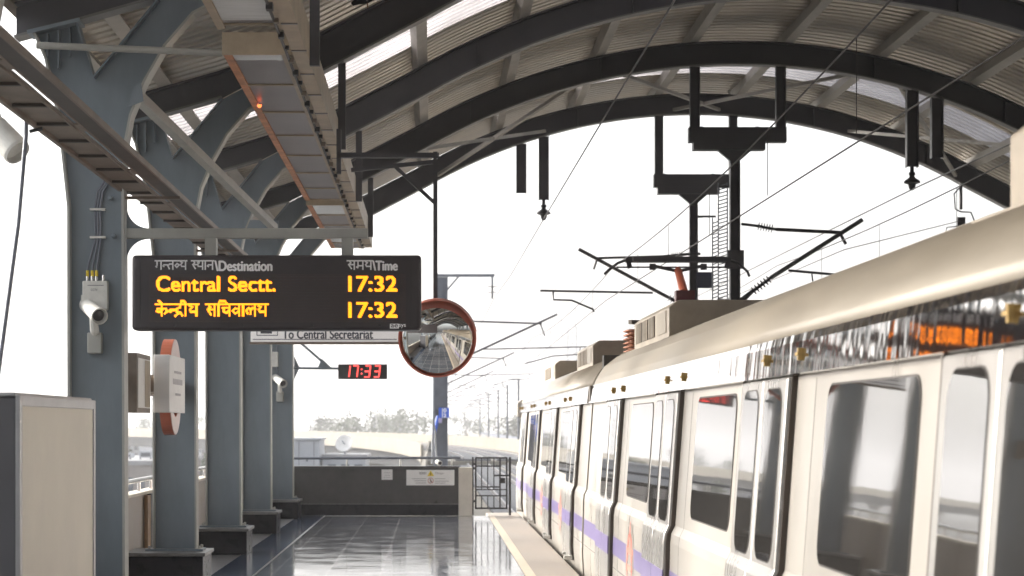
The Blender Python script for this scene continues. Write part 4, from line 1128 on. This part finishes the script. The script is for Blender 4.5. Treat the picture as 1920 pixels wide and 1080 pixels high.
m_ = MB(); m_.tube([(X4(1388), y, Z4(566)), (X4(1412), y, Z4(545))], [.05, .03], 8); insulator(m_, (X4(1408), y, Z4(549)), (X4(1450), y, Z4(517)), 6, .025, .07); m_.tube([(X4(1445), y, Z4(521)), (X4(1617), y, Z4(412))], .034, 8); m_.build("diagonal_tube", M_mastd, t4)
m_ = MB(); m_.tube([(X4(1478), y, Z4(507)), (X4(1568), y, Z4(515))], .02, 8); m_.tube([(X4(1522), y, Z4(511)), (X4(1524), y, Z4(528))], .012, 6); m_.tube([(X4(1575), y, Z4(437)), (X4(1586), y, Z4(458))], .025, 6); m_.build("registration_arm", M_mastd, t4)
MB().box(X4(1363), X4(1393), y - .12, y - .09, Z4(505), Z4(470)).build("number_plate", M_rib, t4)
m_ = MB()   # cable ladder beside the mast
for px in (1341, 1352, 1369): m_.box(X4(px) - .008, X4(px) + .008, y + .3, y + .33, 2.9, Z4(338 if px > 1345 else 405))
for i in range(60):
    z = 2.95 + i * .058
    if z < Z4(342): m_.bar((X4(1352), y + .315, z - .02), (X4(1369), y + .315, z + .02), .012, .016)
    if z < Z4(410): m_.bar((X4(1341), y + .315, z - .02), (X4(1352), y + .315, z + .015), .012, .016)
m_.build("cable_ladder", M_mast, t4)
m_ = MB(); m_.box(xm + .0, xm + .02, y, y + .3, Z4(355), Z4(350)); m_.box(X4(1352), X4(1385), y + .28, y + .3, Z4(348), Z4(344)); m_.bar((X4(1352), y + .31, Z4(560)), (xm, y, Z4(563)), .04, .04); m_.build("ladder_bracket", M_rib, t4)
t5, xm = drop_mast("line_portal", "dark hanging overhead line portal farther off and lower, left of the taller one", 38.0, 5.87, 0, 0, False)
y = 38.0
m_ = MB(); m_.tube([(X5(1313), y, Z5(476)), (X5(1296), y, Z5(476)), (X5(1240), y, Z5(481))], .025, 8); insulator(m_, (X5(1282), y, Z5(478)), (X5(1252), y, Z5(480)), 6, .02, .075); m_.tube([(X5(1245), y, Z5(480.5)), (X5(1120), y, Z5(484))], .022, 8); m_.build("top_tube", M_mastd, t5)
m_ = MB(); m_.tube([(X5(1085), y, Z5(467)), (X5(1250), y, Z5(556))], .032, 8); insulator(m_, (X5(1250), y, Z5(556)), (X5(1290), y, Z5(577)), 6, .03, .075); m_.tube([(X5(1290), y, Z5(577)), (X5(1316), y, Z5(588))], .04, 8); m_.build("diagonal_tube", M_mastd, t5)
m_ = MB(); m_.tube([(X5(1013), y, Z5(545)), (X5(1224), y, Z5(549))], .020, 8); m_.tube([(X5(1037), y, Z5(545)), (X5(1038), y, Z5(562)), (X5(1072), y, Z5(563)), (X5(1112), y, Z5(580)), (X5(1114), y, Z5(585))], .018, 8); m_.tube([(X5(1119), y, Z5(486)), (X5(1113), y, Z5(505))], .022, 6); m_.build("registration_arm", M_mastd, t5)
MB().box(X5(1304), X5(1336), y - .12, y - .09, Z5(541), Z5(511)).build("number_plate", M_dblue, t5)
m_ = MB(); m_.box(X5(1306), X5(1318), y + .02, y + .05, Z5(408), Z5(404)); m_.bar((X5(1306), y, Z5(406)), (X5(1342), y, Z5(406)), .035, .035); m_.build("ladder_bracket", M_rib, t5)

def feeder_bracket(xs, y, zs, label):
    t = thing("feeder_bracket", label, "hanging bracket", (sum(xs) / 2, y, min(zs)), "hanging feeder wire brackets")
    for x, zb in zip(xs, zs):
        m_ = MB(); zt = under(x) - .012
        m_.box(x - .085, x + .085, y - .006, y + .006, zb, zt); m_.box(x - .09, x - .078, y - .07, y + .07, zb - .01, zt); m_.box(x + .078, x + .09, y - .07, y + .07, zb - .01, zt); m_.build("post", M_rib, t)
    i = 0 if zs[0] < zs[1] else 1
    x, z = xs[i], zs[i]
    m_ = MB(); m_.lathe([(.03, 0), (.03, -.08), (.05, -.09), (.05, -.13), (.035, -.14), (.05, -.17), (.12, -.22), (.125, -.25), (.06, -.27), (.05, -.32), (.03, -.36)], (x, y, z), n=18); m_.build("insulator", M_mastd, t)
    return t
feeder_bracket((1.59, 1.99), 38.0, (5.79, 5.67), "pair of dark hanging posts with a disc insulator at the left under the end arch")
feeder_bracket((7.38, 7.76), 32.8, (5.63, 5.77), "pair of dark hanging posts with a disc insulator at the right, above the coach roof")
tc_ = thing("roof_terminal", "small dark cable terminal with looping leads hanging below the arch at far right", "cable terminal", (9.42, 38.0, 5.2))
m_ = MB(); xt = 9.42; zt = under(xt)
m_.tube([(xt, 38, zt), (xt, 38, 5.5)], .03, 8); m_.box(xt - .07, xt + .07, 37.95, 38.05, 5.1, 5.36); m_.tube([(xt + .02, 38, zt - .02), (xt - .12, 38, zt - .18), (xt - .1, 38, zt - .45), (xt, 38, zt - .5), (xt + .18, 38, 5.45), (xt + .28, 38, 5.2), (xt + .3, 38, 4.8)], .014, 6)
m_.tube([(xt - .07, 38, 5.2), (xt - .25, 38, 5.18), (xt - .3, 38, 4.9)], .012, 6); m_.build("terminal", M_mastd, tc_)

# wires
def wire(name, pts, label, r=.009, drops=None):
    t = thing(name, label, "overhead wire", pts[0], "overhead line wires")
    MB().tube(pts, r, 6).build("wire", M_wire, t)
    if drops: drops.build("dropper", M_wire, t)
    return t
sup = [-14.5, 12, 38, 69, 105, 141, 177, 213, 249, 285, 330]
for tx_, nm in ((3.25, "near"), (6.15, "far")):
    cz = 3.88
    wire("contact_wire", [(tx_ + (.15 if i % 2 else -.15), yq, cz) for i, yq in enumerate(sup)], "dark contact wire running above the %s track, touching the pantograph level" % nm, .008)
    mp = []; dr = MB()
    for a, b in zip(sup[:-1], sup[1:]):
        ha, hb = (4.78 if a < 30 else 4.5), (4.78 if b < 30 else 4.5)
        for q in range(10):
            u = q / 10; mp.append((tx_, a + (b - a) * u, ha + (hb - ha) * u - .2 * 4 * u * (1 - u)))
        for q in range(1, 6):
            u = q / 6; dr.tube([(tx_, a + (b - a) * u, ha + (hb - ha) * u - .2 * 4 * u * (1 - u)), (tx_, a + (b - a) * u, cz)], .004, 5)
    wire("messenger_wire", mp, "sagging messenger wire with droppers above the %s track" % nm, .008, dr)
wire("feeder_wire", [(2.05, -20, 5.25), (2.03, 8, 5.12), (1.99, 37.9, 5.33), (1.99, 54, 5.45), (2.0, 69, 5.75), (2.0, 105, 5.8), (2, 180, 5.8)], "feeder wire crossing down the bright gap to the left disc insulator", .009)
wire("feeder_wire", [(7.42, -20, 5.2), (7.4, 8, 5.12), (7.38, 32.8, 5.28), (6.62, 38.0, 4.9), (7.3, 69, 5.2), (7.2, 140, 5.4)], "feeder wire passing under the right disc insulator above the coach roof", .011)
wire("return_wire", [(9.42, 38, 5.3), (6.35, 32.85, 4.36), (6.2, 20, 4.1)][:2] + [(5.9, 69, 4.2)], "thin return wire from the right cable terminal toward the right cantilever", .007)

# masts along the open line
def line_mast(loc, label, group, hw=.21):
    t = thing("line_mast", label, "line mast", loc, group)
    x, y, z = loc
    m_ = MB(); m_.box(x - hw, x - hw + .02, y - .2, y + .2, z, z + 7.75); m_.box(x + hw - .02, x + hw, y - .2, y + .2, z, z + 7.75); m_.box(x - hw + .021, x + hw - .021, y - .012, y + .012, z, z + 7.75)
    m_.build("pole", M_mast, t)
    m_ = MB(); m_.box(x - .25, x + 1.72, y - .05, y + .05, z + 7.76, z + 7.85); m_.bar((x + .2, y, z + 7.35), (x + .55, y, z + 7.76), .05, .05); m_.box(x + 1.62, x + 1.68, y - .03, y + .03, z + 7.5, z + 7.76)
    m_.build("top_arm", M_mast, t)
    m_ = MB(); insulator(m_, (x + 1.65, y, z + 7.5), (x + 1.65, y, z + 7.05), 2, .03, .17); m_.build("insulator", M_mastd, t)
    m_ = MB()
    m_.tube([(x + .2, y, z + 6.35), (x + 3.25, y, z + 6.25)], .03, 6); m_.tube([(x + .2, y, z + 4.9), (x + 3.75, y, z + 6.55)], .035, 6)
    m_.tube([(x + 1.35, y, z + 5.42), (x + 4.7, y, z + 5.5)], .022, 6); m_.tube([(x + 4.5, y, z + 5.49), (x + 4.45, y, z + 5.25), (x + 3.6, y, z + 5.2), (x + 2.7, y, z + 4.95)], .02, 6)
    m_.tube([(x + 3.2, y, z + 6.26), (x + 3.35, y, z + 5.85)], .025, 6)
    m_.build("cantilever", M_mastd, t)
    return t
ORD = ["second", "third", "fourth", "fifth", "sixth", "seventh", "eighth", "ninth", "tenth"]
gl = "grey overhead line masts beside the open track"
lm = line_mast((.30, 69, -1.3), "tall grey steel line mast behind the end wall, with blue plate below the mirror", gl)
rest = [o for o in lm.children]
for i, yq in enumerate((105, 141, 177, 213, 249, 285, 330)):
    dup(lm, (.30, yq, -1.3), "grey line mast in the left row behind the blue-plated mast, %s from the platform" % ORD[i])
lr = line_mast((9.0, 222, -1.3), 'hazy grey line mast in the right row beside the coach front, the nearest', gl, .11); lr.rotation_euler.z = math.pi
for i, yq in enumerate((255, 290, 340, 400)):
    dup(lr, (9.0, yq, -1.3), "hazy grey line mast in the right row beside the coach front, %s nearest" % ORD[i], math.pi)
# blue plates of the first mast
KM = 68.75 / 4000
def XM(px): return (px - 810) * KM
def ZM(py): return 1.65 + (798 - py) * KM
np_ = thing("number_plate", "blue number plate with white characters on the tall mast behind the end wall", "number plate", (.5, 68.75, 1.7))
MB().box(XM(822.5), XM(842.5), 68.74, 68.765, ZM(783.5), ZM(764.5)).build("plate", M_bluep, np_)
m_ = MB(); tv, tf = text_fit("0", 5.5 * KM, 8 * KM, .03); put_text(m_, tv, tf, lambda a, b: (XM(831.5) + a, 68.735, ZM(773.5) + b)); tv, tf = text_fit("2", 5.5 * KM, 7.5 * KM, .03); put_text(m_, tv, tf, lambda a, b: (XM(831.5) + a, 68.735, ZM(782.8) + b))
m_.box(XM(829), XM(830.4), 68.732, 68.735, ZM(783), ZM(765.5)); m_.build("lettering", M_letter, np_)
np2 = thing("cable_box", "small lilac box with blue cable sleeve under the blue number plate", "cable box", (.3, 68.74, 1.3))
MB().box(XM(822), XM(828.8), 68.70, 68.785, ZM(793), ZM(784)).build("box", mat("lilac_plastic", (.42, .38, .62), .5), np2)
m_ = MB(); m_.tube([(XM(821.5), 68.75, ZM(780)), (XM(819.5), 68.75, ZM(790)), (XM(816.5), 68.75, ZM(806)), (XM(815.8), 68.78, ZM(815))], [.05, .06, .045, .02], 8); m_.build("sleeve", M_bluep, np2)

# noise barrier along the right of the line
nb = thing("noise_barrier", "blue grey panelled noise barrier on the right edge of the hazy viaduct", "barrier", (9.75, 320, -1))
m_ = MB(); m_.box(9.72, 9.80, 225, 430, -.14, .35); m_.build("panel", mat("barrier_blue_grey", (.16, .18, .23), .6, 0, .15, .2), nb)
m_ = MB(); yy = 225.0
while yy < 430: m_.box(9.66, 9.72, yy, yy + .2, -.14, .45); yy += 6
m_.build("post", M_mast, nb)

# pigeon on the rib
bd_ = thing("pigeon", "dark pigeon perched on top of the nearest visible arch rib", "bird", (-.68, 22.4, top(-.68) + .022))
bx, bz = -.68, top(-.68) + .14
MB().tube([(bx - .16, 22.4, bz - .055), (bx - .10, 22.4, bz - .02), (bx - .03, 22.4, bz + .01), (bx + .04, 22.4, bz + .04), (bx + .085, 22.4, bz + .09), (bx + .10, 22.4, bz + .125), (bx + .125, 22.4, bz + .13), (bx + .155, 22.4, bz + .12)], [.02, .04, .065, .062, .036, .034, .024, .004], 14).build("body", M_bird, bd_, smooth=True)
m_ = MB(); m_.tube([(bx + .0, 22.38, bz - .04), (bx + .01, 22.38, bz - .118)], .006, 6); m_.tube([(bx + .0, 22.42, bz - .04), (bx + .01, 22.42, bz - .118)], .006, 6); m_.build("leg", M_coil, bd_)

# ================================================================== BACKGROUND
def building(pxl, pxr, pyt, Y, dep, label, mt, floors=3, roofbox=0, cols=5, zb=-8.0):
    k = Y / 4000; x0, x1, zt = (pxl - 810) * k, (pxr - 810) * k, 1.65 + (798 - pyt) * k
    t = thing("building", label, "building", ((x0 + x1) / 2, Y + dep / 2, zb))
    MB().box(x0, x1, Y, Y + dep, zb, zt).build("wall", mt, t)
    MB().box(x0 - .15, x1 + .15, Y - .15, Y + dep + .15, zt + .002, zt + .35).build("parapet", M_bwall, t)
    h = (zt - zb) / (floors + .3); wd = (x1 - x0) / cols
    for f in range(floors):
        for c in range(cols):
            w_ = MB().box(x0 + wd * (c + .25), x0 + wd * (c + .75), Y - .04, Y - .002, zb + h * (f + .45), zb + h * (f + .95)); w_.build("window", M_bwin, t)
    for i in range(roofbox):
        xa = x0 + (x1 - x0) * (.15 + .4 * i); rbx = MB().box(xa, xa + (x1 - x0) * .18, Y + dep * .3, Y + dep * .5, zt + .002, zt + 2.2).build("roof_room", M_bwall2, t)
        MB().box(xa + .1, xa + (x1 - x0) * .18 - .1, Y + dep * .3 - .05, Y + dep * .3 - .003, zt + .5, zt + 1.9).build("window", M_vent, rbx)
    return t
building(120, 300, 872, 170, 30, "low flat roofed pale building with two dark roof panels beyond the roundel sign", M_bwall2, 2, 0, 8)
for pxa, pxb, pya, pyb, lb in ((231, 246, 850, 866, "smaller"), (261, 284, 846, 868, "larger")):
    k = 176 / 4000; t = thing("roof_tank", "%s white boxy roof unit with dark front on the low building" % lb, "roof unit", ((pxa - 810) * k, 176, 1.65 + (798 - 872) * k + .352))
    zb_ = 1.65 + (798 - 872) * k + .352
    MB().box((pxa - 810) * k, (pxb - 810) * k, 176, 178, zb_ + .25, 1.65 + (798 - pya) * k).build("cabinet", M_contn, t)
    MB().box((pxa + 3 - 810) * k, (pxb - 2 - 810) * k, 175.95, 175.995, zb_ + .35, 1.65 + (798 - pya - 3) * k).build("front_panel", M_vent, t)
    lg_ = MB(); [lg_.box((q - 810) * k - .05, (q - 810) * k + .05, 176.1, 176.2, zb_, zb_ + .248) for q in (pxa + 2, pxb - 2)]; lg_.build("leg", M_vent, t)
building(180, 262, 832, 420, 40, "hazy white block with flat roof left of the pale tower block", M_contn, 4, 1, 6)
building(262, 300, 822, 520, 30, "hazy grey block with dark roof rooms seen beyond the roundel sign", M_bwall, 4, 2, 5)
building(362, 378, 830, 460, 30, "hazy slim white tower block between second and third pillars", M_contn, 5, 1, 3)
building(378, 398, 838, 430, 30, "hazy lower warm block beside the slim tower block", M_bwall2, 4, 0, 4)
building(440, 470, 836, 480, 30, "hazy wide pale block between third and fourth pillars", M_bwall, 4, 0, 4)
building(30, 140, 826, 560, 40, "distant hazy slab block at the far left behind the kiosk", M_bwall, 5, 2, 9)
# white service blocks left of the viaduct
sb = thing("service_block", "white boxy plant block behind the end wall, left of the satellite dish", "plant block", (-7.6, 130, -8))
MB().box(-11.5, -6.75, 128, 134, -8, .78).build("wall", M_contn, sb, bevel=.05)
MB().box(-11.6, -6.65, 127.9, 134.1, .782, .9).build("roof", M_contn, sb)
m_ = MB(); m_.box(-8.0, -7.97, 127.97, 127.995, -6, .7); m_.box(-7.1, -7.07, 127.97, 127.995, -6, .7); m_.box(-7.55, -7.45, 127.95, 127.99, -.5, -.25); m_.build("joint", M_vent, sb)
sb2 = thing("service_block", "lower white plant block carrying the satellite dish behind the end wall", "plant block", (-5.2, 132, -8))
MB().box(-6.63, -4.0, 129, 136, -8, -.25).build("wall", M_contn, sb2)
m_ = MB(); m_.box(-6.64, -3.9, 128.9, 136.1, -.248, -.1); m_.build("roof", M_bwall, sb2)
for i in range(3): MB().box(-6.3 + i * .8, -5.8 + i * .8, 128.95, 128.99, -1.6, -.7).build("window", M_bwin, sb2)
sdh = thing("satellite_dish", "round white satellite dish on the lower plant block behind the end wall", "satellite dish", (-5.35, 131, -.1))
pr = [(.56 * i / 8, .22 * (i / 8) ** 2) for i in range(9)]; pr[0] = (.005, 0); pr += [(.555, .235)] + [(.54 * i / 8, .02 + .22 * (i / 8) ** 2) for i in range(7, 0, -1)]
MB().lathe(pr, (-5.35, 131, .5), (-.25, -.9, .35), 32).build("dish", M_white, sdh, smooth=True)
m_ = MB(); m_.tube([(-5.35, 131.05, .46), (-5.35, 131.2, -.1)], .06, 8); m_.build("stand", M_mast, sdh)
MB().tube([(-5.35, 131, .5), (-5.5, 130.45, .72)], .03, 6).build("feed_arm", M_mast, sdh)

# trees
def make_tree(loc, h, w_, label, seed, n=900):
    rnd = random.Random(seed); t = thing("tree", label, "tree", loc, "hazy trees in the distance"); x, y, z = loc
    m_ = MB(); m_.tube([(x, y, z), (x + .1, y, z + h * .3), (x - .1, y, z + h * .75)], [.35, .25, .08], 8)
    cl = []
    for i in range(9):
        a = rnd.uniform(0, 6.28); rr = rnd.uniform(.15, .36) * w_; zz = z + h * rnd.uniform(.42, .9)
        c = (x + rr * math.cos(a), y + rr * math.sin(a), zz); cl.append((c, w_ * rnd.uniform(.14, .24)))
        m_.tube([(x, y, z + h * .3), c], [.12, .04], 5)
    m_.build("trunk", M_bark, t)
    lf = MB()
    for i in range(n):
        c, r = cl[rnd.randrange(9)]; d = Vector((rnd.gauss(0, 1), rnd.gauss(0, 1), rnd.gauss(0, .8))).normalized() * r * rnd.random() ** .4
        p = Vector(c) + d; s = rnd.uniform(.18, .42); u = Vector((rnd.gauss(0, 1), rnd.gauss(0, 1), rnd.gauss(0, 1))).normalized(); v = u.orthogonal().normalized()
        lf.add([p - u * s, p + v * s * .6, p + u * s, p - v * s * .6], [(0, 1, 2, 3)])
    lf.build("crown", M_leaf, t)
    return t
tr0 = make_tree((-15.5, 420, -8), 12, 11, "hazy rounded tree above the viaduct, left of the other trees", 3)
tr1 = make_tree((-9.6, 430, -8), 13, 12, "hazy taller tree above the viaduct in the middle of the clump", 5)
TL = [(tr1, -3.4, 450, "hazy tree right of the clump middle, left of the tall mast"), (tr0, -20, 470, "hazy tree at the left end of the clump above the viaduct"),
      (tr0, 17, 430, "hazy tree beyond the gate near the coach front"), (tr1, 14, 520, "hazy tree right of the mast, deep in the haze")]
TL += [(tr0, -26, 500, "hazy tree just right of the end pillar, far back"), (tr1, -13, 560, "hazy tree at the back of the clump above the dish"), (tr0, -6.5, 500, "hazy tree left of the thin poles in the clump"),
       (tr1, 9, 560, "hazy tree immediately right of the tall mast"), (tr0, 22, 540, "hazy tree above the noise barrier near the gate"), (tr1, 27, 610, "hazy tree farthest right beside the coach front"),
       (tr1, -60, 520, "hazy tree far left between the pillars"), (tr0, -72, 540, "hazy tree left of the roundel sign ring")]
for s_, x, yq, lb in TL: dup(s_, (x, yq, -8), lb, random.uniform(0, 6))
make_tree((-25.6, 226, -8), 7.6, 7, "dusty green tree between the second and third pillars", 11)
make_tree((-30.3, 215, -8), 6.4, 5, "dusty green tree right beside the second pillar, past the roof units", 13)
make_tree((-9.1, 146, -8), 9.6, 4.4, "dusty tree top rising just behind the white plant block", 17)
make_tree((-37, 240, -8), 7.5, 8, "dusty tree behind the low building with roof units", 19)

# pylons
def make_pylon(loc, h, label):
    t = thing("pylon", label, "pylon", loc, "hazy transmission pylons"); x, y, z = loc
    m_ = MB(); b = h * .085
    def wdt(u): return b * (1 - u) + .35 * u if u < .65 else b * .35 + .35 * .65 - (u - .65) * .5
    lv = [0, .14, .27, .39, .5, .6, .69, .78, .87, .95]
    for sx_, sy_ in ((-1, -1), (1, -1), (1, 1), (-1, 1)):
        for a, c in zip(lv[:-1], lv[1:]):
            m_.bar((x + sx_ * wdt(a), y + sy_ * wdt(a), z + h * a), (x + sx_ * wdt(c), y + sy_ * wdt(c), z + h * c), .16, .16)
    for a, c in zip(lv[:-1], lv[1:]):
        for sy_ in (-1, 1):
            m_.bar((x - wdt(a), y + sy_ * wdt(a), z + h * a), (x + wdt(c), y + sy_ * wdt(c), z + h * c), .1, .1); m_.bar((x + wdt(a), y + sy_ * wdt(a), z + h * a), (x - wdt(c), y + sy_ * wdt(c), z + h * c), .1, .1)
    m_.bar((x, y, z + h * .95), (x, y, z + h), .15, .15)
    m_.build("lattice_tower", M_mast, t)
    for u, L in ((.66, .20), (.78, .25), (.9, .17)):
        m_ = MB()
        for s in (-1, 1):
            m_.bar((x, y, z + h * u), (x + s * h * L, y, z + h * (u + .01)), .14, .14); m_.bar((x, y, z + h * (u + .05)), (x + s * h * L, y, z + h * (u + .012)), .1, .1); m_.bar((x + s * h * L, y, z + h * (u + .01)), (x + s * h * L, y, z + h * (u - .04)), .12, .12)
        m_.build("cross_arm", M_mast, t)
    return t
p0 = make_pylon((-33, 600, -8), 23.5, "faint lattice transmission pylon in the haze, left of the red clock")
make_pylon((46.0, 700, -8), 44.3, "faint lattice transmission pylon in the haze above the coach roof units")
dup(p0, (-66, 820, -8), "very faint lattice pylon at the left, seen close to the end pillar")
# thin poles far behind the trees
def pole(px, Y, pyt, label):
    k = Y / 4000; x = (px - 810) * k
    o = MB().tube([(x, Y, -8), (x, Y, 1.65 + (798 - pyt) * k)], [.22, .14], 6); o.tube([(x - .9, Y, 1.65 + (798 - pyt) * k - .6), (x + .9, Y, 1.65 + (798 - pyt) * k - .6)], .06, 5)
    tag(o.build("line_pole", M_mast), label, "pole", "thin poles in the far haze")
for px, Y, pyt, lb in ((702, 480, 776, "leftmost pole, amid the trees"), (750, 470, 778, "pole near the clump middle"), (765, 500, 779, "pole between two others left of the mast"), (782, 460, 777, "pole just left of the tall mast"), (796, 520, 780, "pole touching the tall mast side"), (650, 520, 775, "pole at left above the viaduct")):
    pole(px, Y, pyt, "thin hazy " + lb)

# haze over the whole place
hz = MB().box(-2400, 2400, -250, 4400, -9.0, 60.0).build("haze", bpy.data.materials.new("haze_air"))
hz['kind'] = 'stuff'
hm = hz.data.materials[0]; hm.use_nodes = True; ht = hm.node_tree; ht.nodes.clear()
ho = ht.nodes.new("ShaderNodeOutputMaterial"); hv_ = ht.nodes.new("ShaderNodeVolumePrincipled")
hv_.inputs['Color'].default_value = (.95, .95, .97, 1); hv_.inputs['Density'].default_value = .0005; hv_.inputs['Anisotropy'].default_value = .35
ht.links.new(hv_.outputs[0], ho.inputs['Volume'])
